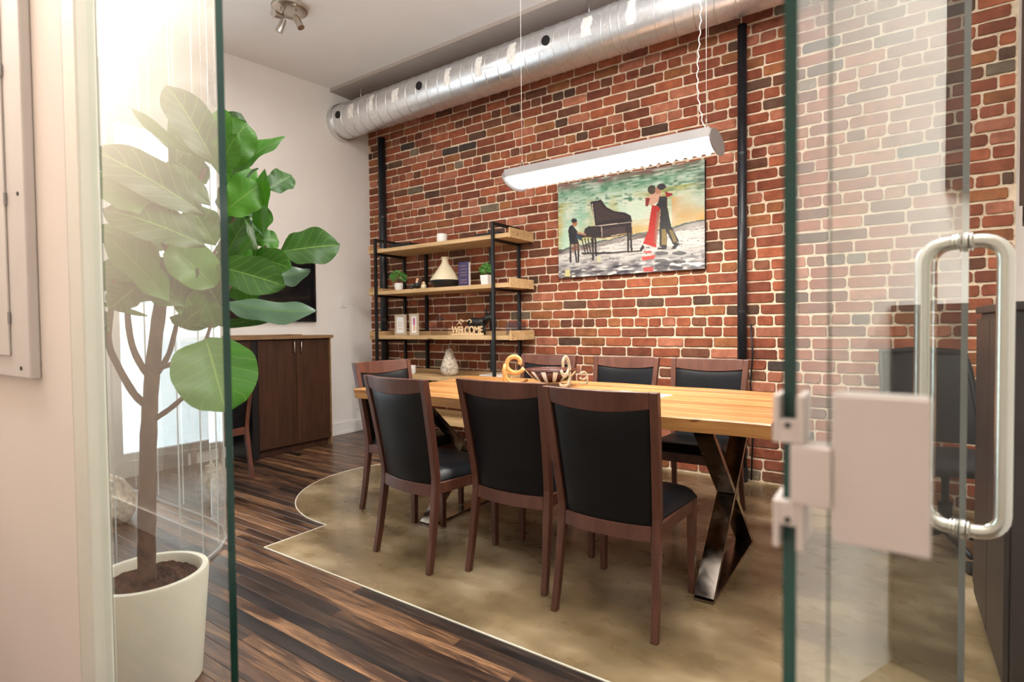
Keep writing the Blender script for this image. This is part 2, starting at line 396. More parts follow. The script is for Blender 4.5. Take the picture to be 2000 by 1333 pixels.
# left wall with a window opening for the glazed office corner
WY0, WY1, WZ0, WZ1 = -3.50, -2.62, .12, 2.75
wl = MB().box(-.12, 0, -4.67, WY0, 0, 3.8).box(-.12, 0, WY1, .2, 0, 3.8).box(-.12, 0, WY0, WY1, 0, WZ0).box(-.12, 0, WY0, WY1, WZ1, 3.8)
struct('wall_left', wl, M['wall'])
struct('wall_right', MB().box(5.35, 5.47, -4.67, .2, 0, 3.8), M['wall'])
win = struct('window_1', MB().box(-.09, -.04, WY0, WY0+.05, WZ0, WZ1).box(-.09, -.04, WY1-.05, WY1, WZ0, WZ1).box(-.09, -.04, WY0+.05, WY1-.05, WZ0, WZ0+.05).box(-.09, -.04, WY0+.05, WY1-.05, WZ1-.05, WZ1), M['trim'])
MB().box(-.068, -.062, WY0+.05, WY1-.05, WZ0+.05, WZ1-.05).build('glass_pane', M['glass_thin'], win)
# ceiling, soffit
c = MB(); y0, y1 = -4.67, -.50
c.add([(0,y0,zc(y0)), (5.35,y0,zc(y0)), (5.35,y1,zc(y1)), (0,y1,zc(y1)), (0,y0,3.8), (5.35,y0,3.8), (5.35,y1,3.8), (0,y1,3.8)], [(0,3,2,1),(4,5,6,7),(0,1,5,4),(1,2,6,5),(2,3,7,6),(3,0,4,7)])
struct('ceiling', c, M['ceiling'])
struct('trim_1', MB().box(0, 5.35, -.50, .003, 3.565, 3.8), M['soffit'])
# floor boards
floor = struct('floor', MB().box(0, 5.35, -4.67, .2, -.06, -.012), M['subfloor'])
CX, CY, CR = 2.10, -1.40, .815
def inside(x, y):
    return (x > 2.15 and y > -2.59) or math.hypot(x-CX, y-CY) < CR
PC = [((.28,.155,.080), 3), ((.21,.115,.060), 4), ((.15,.080,.044), 3), ((.08,.045,.029), 2), ((.04,.025,.019), 1.3), ((.36,.205,.11), 1.0)]
PCW = np.array([p[1] for p in PC]); PCW = PCW/PCW.sum()
bm_ = MB(); hw = .5; 
def plank_mesh(wd):
    m = MB(); h = wd/2-.0005; c_ = .0012
    r = [[(x, -h, -.012), (x, h, -.012), (x, h, -c_), (x, h-c_, 0), (x, -h+c_, 0), (x, -h, -c_)] for x in (0, 1)]
    m.loft(r); return m.mesh('plank', M['plank'])
PWD = .0572; pm = plank_mesh(PWD)
y = -2.592-PWD/2; rows = []
yy = y
while yy > -3.75: rows.append(yy); yy -= PWD
yy = y+PWD
while yy < 0: rows.append(yy); yy += PWD
far_pl = []
npl = 0
for ry in rows:
    x = -random.uniform(0, .6)
    while x < 5.35:
        l = random.uniform(.8, 2.0)
        x0, x1 = max(0, x), min(5.35, x+l); x += l
        if all(inside(x0+(x1-x0)*t, ry+s*PWD/2) for t in (0, .5, 1) for s in (-1, 1)) : continue
        if ry > -2.59 and x0 < 2.4 < x1: x1 = 2.4
        if x1-x0 < .03: continue
        o = link('plank', pm, floor, (x0, ry, 0)); o.scale = (x1-x0-.0006, 1, 1); npl += 1
        cc = np.array(PC[rng.choice(len(PC), p=PCW)][0])*rng.uniform(.68, 1.04); o.color = (*cc, 1)
print('planks', npl)
struct('floor_hall', MB().box(0, 5.35, -4.67, -3.76, -.012, 0), M['plank']).color = (.10, .05, .03, 1)
# concrete inlay
poly = [(5.35, .003), (5.35, -2.592), (2.15, -2.592), (2.15, CY-math.sqrt(CR**2-.05**2))]
a0 = math.atan2(poly[-1][1]-CY, .05); n = 40
for i in range(1, n+1):
    a = a0-(a0+2*math.pi*0+math.pi*1.5-.06)*0 - (math.pi*2-2*math.acos(.05/CR))*i/n
    poly.append((CX+CR*math.cos(a), CY+CR*math.sin(a)))
poly.append((2.15, .003))
inlay = struct('floor_inlay', MB().prism(poly, 'z', .0004, .004), M['concrete'])
e = MB(); path = poly[1:-1]
for p, q in zip(path, path[1:]):
    if abs(p[0]-5.35) < .01 and abs(q[0]-5.35) < .01: continue
    e.bar((p[0], p[1], .0034), (q[0], q[1], .0034), .006, .0044, side=(0,0,1) if False else (q[1]-p[1], p[0]-q[0], 0))
e.build('edge_strip', M['edge_metal'], inlay)
struct('baseboard_left', MB().box(0, .016, -.775, -.001, .002, .125).box(0, .022, -.775, -.001, .002, .03), M['trim'])
struct('baseboard_hall', MB().box(0, 5.35, -4.55, -4.535, .002, .12), M['trim'])
# partition to the hall
YP = -3.678
struct('wall_front', MB().box(0, 3.285, -3.702, -3.64, 0, 3.8).box(3.285, 5.35, -3.702, -3.64, 2.50, 3.8), M['wall_hall'])
struct('wall_hall', MB().box(0, 5.35, -4.67, -4.55, 0, 3.8), M['wall_hall'])
struct('trim_2', MB().box(3.297, 3.375, -3.706, -3.667, 0, 2.44).box(3.297, 5.35, -3.706, -3.63, 2.4405, 2.50), M['post'], bevel=.004)
struct('trim_3', MB().box(3.2855, 3.2965, -3.700, -3.64, 0, 2.5), M['black_metal'])
def pane(name, x0, x1, edge_sides, mat='glass', th=.012):
    o = link(name, None, kind='structure')
    MB().box(x0, x1, YP-th/2, YP+th/2, .006, 2.44).build('glass_pane', M[mat], o)
    for s in edge_sides:
        x = x0-.0012 if s < 0 else x1+.0002
        MB().box(x, x+.001, YP-th/2, YP+th/2, .006, 2.44).build('glass_edge', M['glass_edge'], o)
    return o
pane('window_2', 3.3755, 3.899, [1])
fx = pane('window_3', 4.747, 5.345, [-1], mat='glass_side', th=.010)
# glass door, swung open into the room
DA = math.atan2(.828, .173)
door = link('door_1', None, kind='structure', loc=(4.720, YP, 0)); door.rotation_euler[2] = DA
MB().box(.001, .845, -.005, .005, .012, 2.42).build('glass_pane', M['glass_door'], door)
MB().box(0, .001, -.005, .005, .012, 2.42).build('glass_edge', M['glass_edge'], door)
MB().box(.845, .8455, -.005, .005, .012, 2.42).build('glass_edge', M['joint'], door)
def pull(side):
    m = MB(); s = side; h0, h1, off, rc = .748, 1.262, .058, .035; xx = .815
    pts = [(xx, s*.006, h0)]
    for i in range(7):
        a = math.pi/2*i/6; pts.append((xx, s*(off-rc+rc*math.sin(a)), h0+rc-rc*math.cos(a)))
    for i in range(7):
        a = math.pi/2*i/6; pts.append((xx, s*(off-rc+rc*math.cos(a)), h1-rc+rc*math.sin(a)))
    pts.append((xx, s*.006, h1)); return m.tube(pts, .0125, 16)
for s in (-1, 1):
    hnd = pull(s).build('handle', M['handle'], door, smooth=True)
    for z in (.748, 1.262):
        r = MB().tube([(.815, s*.0051, z), (.815, s*.0085, z)], .0175, 18).tube([(.815, s*.011, z), (.815, s*.0135, z)], .0165, 18)
        r.build('standoff_ring', M['handle'], hnd, smooth=False)
hg = link('hinge', None, door)
inv = Matrix.Rotation(-DA, 4, 'Z') @ Matrix.Translation((-4.720, -YP, 0))
def hp(mb, name, mat='satin', bevel=.0012):
    mb.v = [tuple(inv @ Vector(p)) for p in mb.v]; return mb.build(name, M[mat], hg, bevel=bevel)
hp(MB().box(4.7495, 4.806, YP-.0150, YP-.0062, .963, 1.069), 'hinge_plate')
hp(MB().box(4.7495, 4.806, YP+.0062, YP+.013, .963, 1.069), 'hinge_plate')
hp(MB().box(4.7225, 4.7490, YP-.017, YP+.010, .9865, 1.0300), 'hinge_block')
for z0, z1, zs in ((1.0305, 1.066, 1.044), (.950, .986, .9725)):
    lo = z0 == .950
    hp(MB().box(4.7100, 4.7145, YP-.012, YP+.03, z0, z1).box(4.7260, 4.7310, YP-.012, YP+.03, z0, z1)
       .box(4.7145, 4.7260, YP-.012, YP-.0015, z0 if not lo else z0+.018, z1-(.018 if not lo else 0)), 'hinge_clamp', bevel=.0006)
    hp(MB().tube([(4.7203, YP-.0135, zs), (4.7203, YP-.0119, zs)], .0022, 12), 'screw', 'black_metal', bevel=0)

# ================================================================== GLAZED OFFICE CORNER
scr = thing('curved_glass_screen', 'curved floor-to-ceiling clear glass screen of narrow upright panes behind the fiddle leaf fig', 'glass screen', (0,0,0))
gx, gy, gr = 1.52, -3.20, .66
pts = [(1.52-.34*i, gy+gr) for i in range(4, 0, -1)]+[(gx+gr*math.cos(R_(a)), gy+gr*math.sin(R_(a))) for a in (90, 73, 58, 44, 31, 19, 7, -4)]+[(2.175, -3.45), (2.175, -3.635)]
for i, (p, q) in enumerate(zip(pts, pts[1:])):
    MB().bar((p[0], p[1], 1.56), (q[0], q[1], 1.56), 3.08, .008, side=(0,0,1)).build('glass_pane', M['glass_thin'], scr)
    MB().box(q[0]-.0012, q[0]+.0012, q[1]-.003, q[1]+.003, .04, 3.1).build('joint', M['joint'], scr)
rl = MB()
for p, q in zip(pts, pts[1:]): rl.bar((p[0], p[1], .008), (q[0], q[1], .008), .014, .014, side=(0,0,1))
rl.build('floor_channel', M['grey_metal'], scr)
def owl(x, y, label):
    t = thing('floor_vase', label, 'vase', (x, y, 0), group='floor vases behind the glass')
    MB().lathe([(.001,0), (.075,.0), (.10,.05), (.105,.12), (.085,.19), (.055,.235), (.05,.25), (.03,.25), (.001,.24)], 20).build('body', M['shell'], t, smooth=True)
    for s in (-1, 1): MB().ball((s*.04, 0, .25), (.018, .014, .03)).build('ear', M['shell'], t, smooth=True)
owl(1.05, -2.86, 'mottled beige round vase on the floor, nearest the cream door frame behind the glass')
owl(1.20, -2.36, 'brownish squat vase on the floor behind the glass, beside the green glass edge')

# ================================================================== CABINET, TV
cab = thing('cabinet', 'dark wood cabinet with two doors, drawer and kneehole under the television', 'cabinet', (0, -1.17, 0))
Y = lambda v: v+1.17
MB().box(.004, .318, Y(-1.545), Y(-.82), .07, 1.028).box(.004, .29, Y(-1.545), Y(-.82), .002, .07).build('body', M['walnut'], cab)
MB().box(.004, .345, Y(-.820), Y(-.806), .002, 1.03).build('end_panel', M['counter'], cab)
for a, b, hy in ((-1.542, -1.176, -1.206), (-1.172, -.823, -1.136)):
    d = MB().box(.3185, .338, Y(a), Y(b), .075, 1.02).build('door', M['walnut'], cab, bevel=.0015)
    MB().tube([(.339, Y(hy), .905), (.362, Y(hy), .91), (.364, Y(hy), .955), (.362, Y(hy), 1.0), (.339, Y(hy), 1.005)], .006, 8).build('handle', M['nickel'], d, smooth=True)
MB().box(.004, .338, Y(-1.60), Y(-1.547), .002, 1.028).build('side_panel', M['black_metal'], cab)
MB().box(.004, .33, Y(-2.16), Y(-2.12), .002, 1.028).build('side_panel', M['walnut'], cab)
MB().box(.004, .018, Y(-2.12), Y(-1.60), .1, 1.028).build('back_panel', M['black_metal'], cab)
dr = MB().box(.315, .338, Y(-2.12), Y(-1.603), .80, 1.024).box(.02, .315, Y(-2.11), Y(-1.61), .84, 1.02).build('drawer', M['walnut'], cab, bevel=.0015)
ct = MB().box(.003, .375, -2.18, -.795, 1.0305, 1.060).build('worktop', M['counter'], bevel=.003)
tag(ct, 'brown wood worktop lying along the dark cabinet below the television', 'worktop')
bd = MB().box(.05, .25, -1.9, -1.05, 1.0605, 1.0695).build('wooden_board', M['counter'], bevel=.002); tag(bd, 'thin flat wooden board resting on the cabinet worktop', 'board')
tv = thing('television', 'black flat television on the white wall behind the fig leaves', 'television', (0, -1.33, 1.5))
MB().box(.003, .035, -.58, .585, -.31, .312).build('casing', M['black_metal'], tv, bevel=.003)
MB().box(.0355, .037, -.572, .577, -.30, .302).build('screen', M['screen'], tv)
MB().box(.003, .040, .5855, .5905, -.312, .314).build('edge_trim', M['nickel'], tv)
sw = thing('light_switch', 'white rocker switch plate on the white wall between television and brick', 'switch', (0, -.381, 1.402))
MB().box(.001, .007, -.038, .038, -.06, .06).build('plate', M['plastic_white'], sw, bevel=.002)
MB().box(.0072, .011, -.017, .017, -.033, .033).build('rocker', M['plastic_white'], sw, bevel=.001)
ou = thing('wall_outlet', 'white electrical outlet low on the white wall beside the leftmost dining chair', 'outlet', (0, -.20, .30))
MB().box(.001, .007, -.036, .036, -.058, .058).build('plate', M['plastic_white'], ou, bevel=.002)
for z in (-.024, .024): MB().box(.0072, .009, -.016, .016, z-.014, z+.014).build('socket', M['plastic_white'], ou)

# ================================================================== DUCT AND PIPES
duct = thing('air_duct', 'large galvanised spiral duct running under the ceiling along the brick wall', 'duct', (0, -.366, 3.28))
DR = .17
def ring(x, r, n=48): return [(x, r*math.cos(2*math.pi*k/n), r*math.sin(2*math.pi*k/n)) for k in range(n)]
MB().loft([ring(x, DR) for x in np.linspace(.004, 5.34, 28)]).build('duct_pipe', M['galv'], duct, angle=40)
MB().tube([(.02+.13*k/24, (DR+.001)*math.cos(-2*math.pi*k/24), (DR+.001)*math.sin(-2*math.pi*k/24)) for k in range(int(24*5.3/.13))], .0042, 6).build('spiral_seam', M['seam'], duct, smooth=True)
for x, w_, r in ((.03, .05, .186), (3.14, .012, .176), (3.20, .012, .176), (4.6, .012, .176)):
    MB().loft([ring(x-w_/2, DR-.002), ring(x-w_/2, r), ring(x+w_/2, r), ring(x+w_/2, DR-.002)]).build('collar', M['seam'], duct, angle=40)
for x in (.17, 1.30, 2.62, 3.95):
    MB().tube([(x, -DR+.004, .0), (x, -DR-.006, 0)], .036, 24).build('outlet', M['black_metal'], duct, angle=40)
for i, x in enumerate((.36, .66, .99, 1.63, 1.97, 2.30, 2.96, 3.30, 3.62, 4.35)):
    r_ = random.Random(i); ww = r_.uniform(.028, .045); a0_, a1_ = R_(-26+r_.uniform(-5,5)), R_(22+r_.uniform(-6,8))
    def fn(u, v, r_=r_, x=x, ww=ww):
        a = a0_+(a1_-a0_)*v; jit = .006*math.sin(v*9+x*7)+.004*math.sin(v*23+x*3)
        e_ = 1 if 0 < u < 1 else 0
        return (x+(u-.5)*2*ww+(jit if u > .5 else -jit*.6)+a*.02, -(DR+.0015+.0022*e_)*math.cos(a), (DR+.0015+.0022*e_)*math.sin(a))
    MB().grid(fn, 5, 12).build('paste_patch', M['paste'], duct, fix=False)
for x in (.32, 2.9):
    hgx = MB().tube([(x, 0, DR+.001), (x, 0, .284)], .005, 8); hgx.build('hanger_rod', M['galv'], duct, smooth=True)
def pipe(x, r, z1, label):
    t = thing('iron_pipe', label, 'pipe', (x, -r-.011, 0), group='black iron pipes on the brick wall')
    MB().tube([(0,0,.006), (0,0,z1)], r, 24).build('pipe', M['pipe'], t, smooth=True)
    MB().tube([(0,0,.0055), (0,0,.11)], r*1.25, 24).build('coupling', M['pipe'], t, angle=40)
    for z in (1.2, 2.3): MB().tube([(0,0,z), (0,0,z+.02)], r*1.06, 24).build('strap', M['pipe'], t, angle=40)
pipe(.263, .040, 3.16, 'black iron pipe rising behind the left end of the open shelving')
pipe(3.915, .031, 3.20, 'black iron pipe rising up the brick wall right of the painting')
cb = MB().tube([(3.975, -.03, .02), (3.985, -.028, .4), (3.968, -.03, .7), (3.982, -.028, .9), (3.972, -.026, 1.12)], .006, 8).build('black_cable', M['black_metal'], smooth=True)
tag(cb, 'thin black cable hanging on the bricks beside the right pipe', 'cable')

# ================================================================== PAINTING
def painting():
    nu, nv = 300, 196
    u, v = np.meshgrid(np.linspace(0, 1, nu), np.linspace(0, 1, nv))      # v = 0 top
    TL, TR, BL, BR = (117, 375), (1447, 148), (140, 1212), (1452, 1110)
    X = (TL[0]*(1-u)+TR[0]*u)*(1-v)+(BL[0]*(1-u)+BR[0]*u)*v; Yc = (TL[1]*(1-u)+TR[1]*u)*(1-v)+(BL[1]*(1-u)+BR[1]*u)*v
    def nz(fx, fy, seed):
        g = np.random.default_rng(seed).random((fy+2, fx+2)); a = u*fx; b = v*fy; i = a.astype(int); j = b.astype(int); p = a-i; q = b-j
        p = p*p*(3-2*p); q = q*q*(3-2*q)
        return (g[j,i]*(1-p)+g[j,i+1]*p)*(1-q)+(g[j+1,i]*(1-p)+g[j+1,i+1]*p)*q
    n1, n2, n3, n4 = nz(9,6,1), nz(26,14,2), nz(80,110,3), nz(14,3,4); st = nz(14,70,21)
    s = lambda c: np.array([(x/255)**2.2 for x in c])
    C = np.zeros((nv, nu, 3))
    def blend(mask, col):
        mask = np.clip(mask, 0, 1)[..., None]; C[:] = C*(1-mask)+s(col)*.86*mask
    C[:] = s((196, 214, 190))
    blend((n1-.35)*1.6, (150, 192, 160)); blend((n2-.5)*1.8, (222, 226, 205)); blend((nz(12,5,9)-.5)*2.4*(v > .2), (176, 170, 90))
    blend(np.clip((.26-v)*7, 0, 1)*(.55+.6*n2), (84, 140, 105)); blend(np.clip((.10-v)*11, 0, 1)*(.5+n1), (120, 84, 74))
    blend(np.clip((.35-v)*6, 0, 1)*(nz(34,50,44) > .80)*.7, (45, 85, 62)); blend(np.clip((.20-np.abs(v-.52))*6, 0, 1)*(nz(7,3,12)-.42)*2.6, (205, 168, 96))
    blend(np.clip((u-.90)*12,0,1)*np.clip((.5-v)*4, 0, 1)*.7*(.5+n1), (70, 88, 76)); blend((st-.5)*1.6*(v < .66), (210, 222, 205)); blend((nz(30,60,33)-.62)*3*(v < .3), (70, 120, 90)); blend(((u > .8) & (v > .3) & (v < .6))*(n1-.3)*1.4, (216, 160, 90))
    fl = .70-.14*u+0.02*(n2-.5)                                       # stage line
    flm = v > fl
    blend(flm*1.0, (208, 204, 196)); blend(flm*(np.abs(v-fl) < .05)*(.9*n4+.2), (90, 70, 60)); blend((np.abs(v-fl) < .008)*.9, (60, 80, 78))
    blend(flm*np.clip((st-.5)*3, 0, 1)*.7, (150, 142, 136)); blend(flm*(n3 > .86)*.8, (70, 66, 66))
    blend(np.clip((v-.80)*7, 0, 1)*(.25+.75*n2), (70, 66, 78)); blend(np.clip((v-.80)*8, 0, 1)*np.clip((nz(16,40,7)-.38)*3, 0, 1)*.9, (44, 42, 52)); blend(np.clip((v-.74)*6, 0, 1)*np.clip((nz(20,60,17)-.6)*4, 0, 1)*.7, (80, 74, 78)); blend(np.clip((v-.8)*6, 0, 1)*np.clip((nz(26,70,8)-.60)*4, 0, 1), (226, 220, 210))
    def poly(pts, col, a=1.0, tex=.0):
        m = np.zeros(X.shape, bool); k = len(pts)
        for i in range(k):
            x1, y1 = pts[i]; x2, y2 = pts[(i+1) % k]
            if y1 == y2: continue
            c_ = ((y1 > Yc) != (y2 > Yc)) & (X < (x2-x1)*(Yc-y1)/(y2-y1)+x1); m ^= c_
        blend(m*a*(1-tex*n3), col); return m
    def ell(cx, cy, rx, ry, col, a=1.0): blend((((X-cx)/rx)**2+((Yc-cy)/ry)**2 < 1)*a, col)
    def line(x1, y1, x2, y2, w_, col, a=1.0):
        dx, dy = x2-x1, y2-y1; L2 = dx*dx+dy*dy; t = np.clip(((X-x1)*dx+(Yc-y1)*dy)/L2, 0, 1); blend((np.hypot(X-x1-t*dx, Yc-y1-t*dy) < w_)*a, col)
    # piano
    dk, br = (38, 28, 28), (66, 46, 42)
    poly([(450,520),(555,498),(575,520),(610,565),(680,600),(780,612),(835,640),(850,700),(700,712),(500,738),(480,640)], dk)
    poly([(490,540),(545,525),(590,580),(670,615),(770,632),(815,655),(700,670),(520,700)], br, .75)
    line(470, 540, 500, 735, 4, (210, 190, 160)); line(505, 735, 840, 700, 4, (200, 180, 160))
    poly([(400,760),(440,738),(560,735),(840,700),(850,790),(700,812),(575,838),(385,832)], (44, 32, 32)); poly([(575,760),(790,735),(790,795),(575,825)], (78, 60, 58), .6)
    line(565, 745, 570, 832, 5, (160, 140, 130)); line(385, 832, 575, 840, 5, (90, 60, 45)); line(575, 840, 850, 800, 5, (95, 60, 45))
    for x1, y1, x2, y2 in ((812,800,815,965),(830,760,845,950),(480,835,485,1040),(505,840,515,1000)): line(x1, y1, x2, y2, 9, (40, 30, 28))
    for k_ in range(4): line(370+k_*32, 850, 410+k_*26, 980, 6, (60, 45, 35))
    line(380, 985, 640, 975, 9, (45, 38, 34)); line(640, 975, 930, 955, 7, (60, 50, 45))
    # pianist
    poly([(245,740),(275,728),(330,790),(395,812),(400,840),(330,850),(345,900),(250,905),(232,780)], (30, 28, 34)); ell(297, 712, 27, 32, (176, 116, 82)); ell(292, 690, 30, 20, (36, 30, 30))
    line(330, 800, 405, 812, 9, (170, 120, 90)); line(325, 830, 360, 850, 16, (40, 60, 78))
    for x1, x2 in ((255,262),(300,322),(338,340)): line(x1, 905, x2, 1060, 8, (34, 28, 30))
    poly([(255,900),(350,895),(340,950),(270,970)], (120, 70, 45), .7)
    # dancers
    poly([(1020,545),(1095,560),(1080,640),(1062,760),(1060,925),(945,890),(990,770),(1005,650)], (178, 38, 24)); poly([(1060,600),(1095,600),(1075,780),(1060,905),(1040,880),(1050,740)], (150, 96, 78), .8)
    poly([(985,470),(1040,430),(1090,440),(1120,480),(1060,530),(1010,550),(965,540)], (206, 160, 134)); ell(1018, 410, 36, 40, (66, 60, 42)); ell(1072, 415, 26, 34, (176, 122, 92)); ell(1100, 385, 36, 28, (48, 44, 48))
    poly([(1085,470),(1150,470),(1150,560),(1165,640),(1185,740),(1250,870),(1200,900),(1150,790),(1150,930),(1090,920),(1085,740),(1095,590),(1065,545)], (44, 42, 42)); poly([(1105,760),(1140,760),(1148,900),(1105,900)], (150, 128, 70), .75); poly([(1165,770),(1195,770),(1232,870),(1205,880)], (150, 128, 70), .7)
    poly([(1130,430),(1190,445),(1195,465),(1140,475)], (150, 34, 34)); poly([(965,480),(1005,485),(985,560),(965,555)], (140, 40, 38)); line(1065, 545, 1130, 535, 9, (30, 30, 40))
    poly([(945,895),(960,930),(925,965),(918,940)], (30, 26, 26)); poly([(1075,925),(1145,920),(1145,942),(1070,942)], (30, 26, 26)); poly([(1215,885),(1255,880),(1220,940),(1185,940)], (30, 26, 26))
    poly([(950,955),(1030,955),(1010,975),(950,972)], (190, 50, 36), .9); poly([(935,1010),(1060,990),(1040,1025),(940,1040)], (210, 50, 36), .9); poly([(950,1105),(1040,1095),(1030,1140),(955,1140)], (190, 40, 32), .8)
    for cx, cy in ((1105,975),(1250,975),(1105,1045),(1250,1050),(1105,1105),(1225,1105)): ell(cx, cy, 58, 17, (44, 44, 48), .85)
    poly([(205,1140),(255,1130),(260,1195),(205,1195)], (206, 198, 128), .9); poly([(520,1010),(560,1000),(560,1060),(525,1065)], (206, 198, 150), .6)
    x0, x1, z0, z1, yf = 2.437, 3.660, 1.530, 2.322, -.048
    v3 = np.stack([x0+(x1-x0)*u, np.full(u.shape, yf)-.0012*n3, z1-(z1-z0)*v], -1).reshape(-1, 3)
    idx = np.arange(nu*nv).reshape(nv, nu); f = np.stack([idx[:-1,:-1], idx[1:,:-1], idx[1:,1:], idx[:-1,1:]], -1).reshape(-1, 4)
    me = bpy.data.meshes.new('canvas_print'); me.from_pydata(v3.tolist(), [], f.tolist()); me.update()
    a = me.color_attributes.new('tone', 'FLOAT_COLOR', 'POINT'); a.data.foreach_set('color', np.concatenate([C, np.ones((nv, nu, 1))], -1).astype(np.float32).ravel())
    m, nt, b = nodes('painted_canvas'); nt.links.new(N(nt, 'ShaderNodeAttribute', attribute_name='tone').outputs['Color'], b.inputs['Base Color']); b.inputs['Roughness'].default_value = .45
    bump(nt, b, noise(nt, pos(nt, (1,1,2)), 120, 4), .25, .003); me.materials.append(m)
    t = thing('painting', 'unframed canvas painting of a pianist and a dancing couple on the brick wall', 'painting', (0,0,0))
    link('canvas', me, t)
    MB().box(x0, x1, -.0475, -.010, z0, z1).build('stretcher_frame', M['black_metal'], t)
painting()

# ================================================================== PENDANT LIGHT, CEILING SPOTS
pl = thing('pendant_light', 'long suspended fluorescent light with glowing louvre above the table', 'light', (3.41, -1.20, 2.06))
PX = .625
def cs(y): return -.045*math.sqrt(max(0, 1-(y/.13)**2))
MB().box(-PX, PX, -.1235, .1235, .034, .042).box(-PX, PX, -.130, -.124, -.004, .042).box(-PX, PX, .124, .130, -.004, .042).build('housing', M['grey_metal'], pl)
for s in (-1, 1):
    ov = [(.145*math.cos(a), .060*math.sin(a)-.002) for a in np.linspace(0, 2*math.pi, 28, endpoint=False)]
    MB().prism(ov, 'x', s*(PX+.001), s*(PX+.007)).build('end_cap', M['cap_grey'], pl)
for yt in (-.06, .06): MB().tube([(-PX+.01, yt, .004), (PX-.01, yt, .004)], .008, 10).build('tube', M['tube'], pl, smooth=True)
lv = MB()
for i in range(26):
    x = -PX+.01+i*(2*PX-.02)/25
    pr = [(y, cs(y)-.004) for y in np.linspace(-.122, .122, 9)]+[(.122, -.006), (-.122, -.006)]
    lv.prism(pr, 'x', x-.0012, x+.0012)
lv.build('louvre', M['louver'], pl, kind='stuff')
MB().grid(lambda u_, v_: (-PX+2*PX*u_, -.122+.244*v_, cs(-.122+.244*v_)*.55-.006), 2, 10).build('diffuser', M['louver'], pl, fix=False)
for s in (-1, 1):
    MB().tube([(s*(PX-.05), 0, .10), (s*(PX-.05), 0, zc(-1.2)-2.062)], .0016, 6).build('suspension_wire', M['cord'], pl, smooth=True)
    MB().tube([(s*(PX-.05), 0, .12), (s*(PX-.05)-.012, -.03, .043)], .0014, 6).tube([(s*(PX-.05), 0, .12), (s*(PX-.05)+.012, .03, .043)], .0014, 6).tube([(s*(PX-.05), 0, .10), (s*(PX-.05), 0, .13)], .004, 8).build('wire_yoke', M['nickel'], pl, smooth=True)
cp = []
for i in range(90):
    t_ = i/89; sag = .045*math.sin(t_*math.pi)+.03*math.sin(t_*9)*(1-t_)
    cp.append((PX-.045-sag+.0045*math.cos(i*1.7), .0045*math.sin(i*1.7), .03+t_*(zc(-1.2)-2.062-.03)))
MB().tube(cp, .0028, 6).build('power_cord', M['cord'], pl, smooth=True)
sp = thing('ceiling_spotlight', 'brushed nickel ceiling fixture with three swivelling spot heads', 'light', (1.07, -1.66, zc(-1.66)-.004))
MB().lathe([(.001,-.03), (.115,-.03), (.128,-.022), (.13,0), (.001,0)], 32).build('canopy', M['nickel'], sp, smooth=False, angle=40)
for i, (dx, dy, ax, ay) in enumerate(((-.055, -.02, -.35, -.25), (.065, .01, .45, .2), (-.005, -.07, .3, -.9))):
    hd = link('spot_head', MB().tube([(dx, dy, -.031), (dx, dy, -.085)], .006, 8).mesh('stem', M['nickel'], True), sp)
    d_ = Vector((ax, ay, -.95 if i < 2 else -.25)).normalized(); p_ = Vector((dx, dy, -.095))
    MB().tube([p_-d_*.02, p_, p_+d_*.075, p_+d_*.085], [.017, .022, .026, .026], 16).build('shade', M['nickel'], hd, angle=40)

# ================================================================== OPEN SHELVING
sh = thing('shelving_unit', 'black metal frame shelving with pale wood tray shelves against the brick wall', 'shelves', (0,0,0))
TOPS = [1.903, 1.487, 1.045, .664, .262]
for x in (.560, 2.015):
    for y, zt in ((-.42, 2.005), (-.030, 2.005)):
        MB().box(x-.012, x+.012, y-.012, y+.012, .004, zt-.0245).build('post', M['black_metal'], sh)
    MB().box(x-.012, x+.012, -.432, -.018, 1.981, 2.005).build('top_rail', M['black_metal'], sh)
    for z in TOPS: MB().box(x-.010, x+.010, -.407, -.043, z-.060, z-.0375).build('cross_bar', M['black_metal'], sh)
for x in (.87, 1.70):
    MB().box(x-.014, x+.014, -.040, -.014, .004, 1.862).build('post', M['black_metal'], sh)
for z in TOPS:
    d = MB().box(.455, 2.165, -.405, -.062, z-.036, z)
    o = d.build('shelf', M['shelf_wood'], sh, bevel=.003)
    MB().box(.455, 2.165, -.0615, -.044, z-.036, z+.038).build('back_lip', M['shelf_wood'], o, bevel=.002)
    for a, b in ((.437, .4545), (2.1655, 2.183)): MB().box(a, b, -.405, -.044, z-.040, z+.042).build('end_lip', M['shelf_wood'], o, bevel=.002)
T1, T2, T3, T4, T5 = [t+.001 for t in TOPS]
def single(name, mb, mat, label, cat, **k): return tag(mb.build(name, M[mat], **k), label, cat)
cd_ = thing('candle_jar', 'white ceramic candle jar on the top shelf', 'candle', (1.31, -.27, T1))
MB().lathe([(.001,0), (.046,0), (.049,.006), (.049,.086), (.044,.092), (.042,.080), (.001,.080)], 24).build('jar', M['ceramic'], cd_, angle=50)
MB().tube([(0,0,.0805), (.001,0,.09)], .0015, 6).build('wick', M['black_metal'], cd_)
for x, y, l, lab in ((.82, -.25, .30, 'flat black tray at the left end of the top shelf'), (1.86, -.20, .26, 'flat black tray at the right end of the top shelf')):
    t = thing('tray', lab, 'tray', (x, y, T1), group='black trays on the top shelf'); MB().box(-l/2, l/2, -.10, .10, 0, .010).build('base', M['black_metal'], t, bevel=.002)
    b = MB(); b.box(-l/2, l/2, -.10, -.094, .0102, .040).box(-l/2, l/2, .094, .10, .0102, .040).box(-l/2, -l/2+.006, -.0938, .0938, .0102, .040).box(l/2-.006, l/2, -.0938, .0938, .0102, .040)
    b.build('rim', M['black_metal'], t)
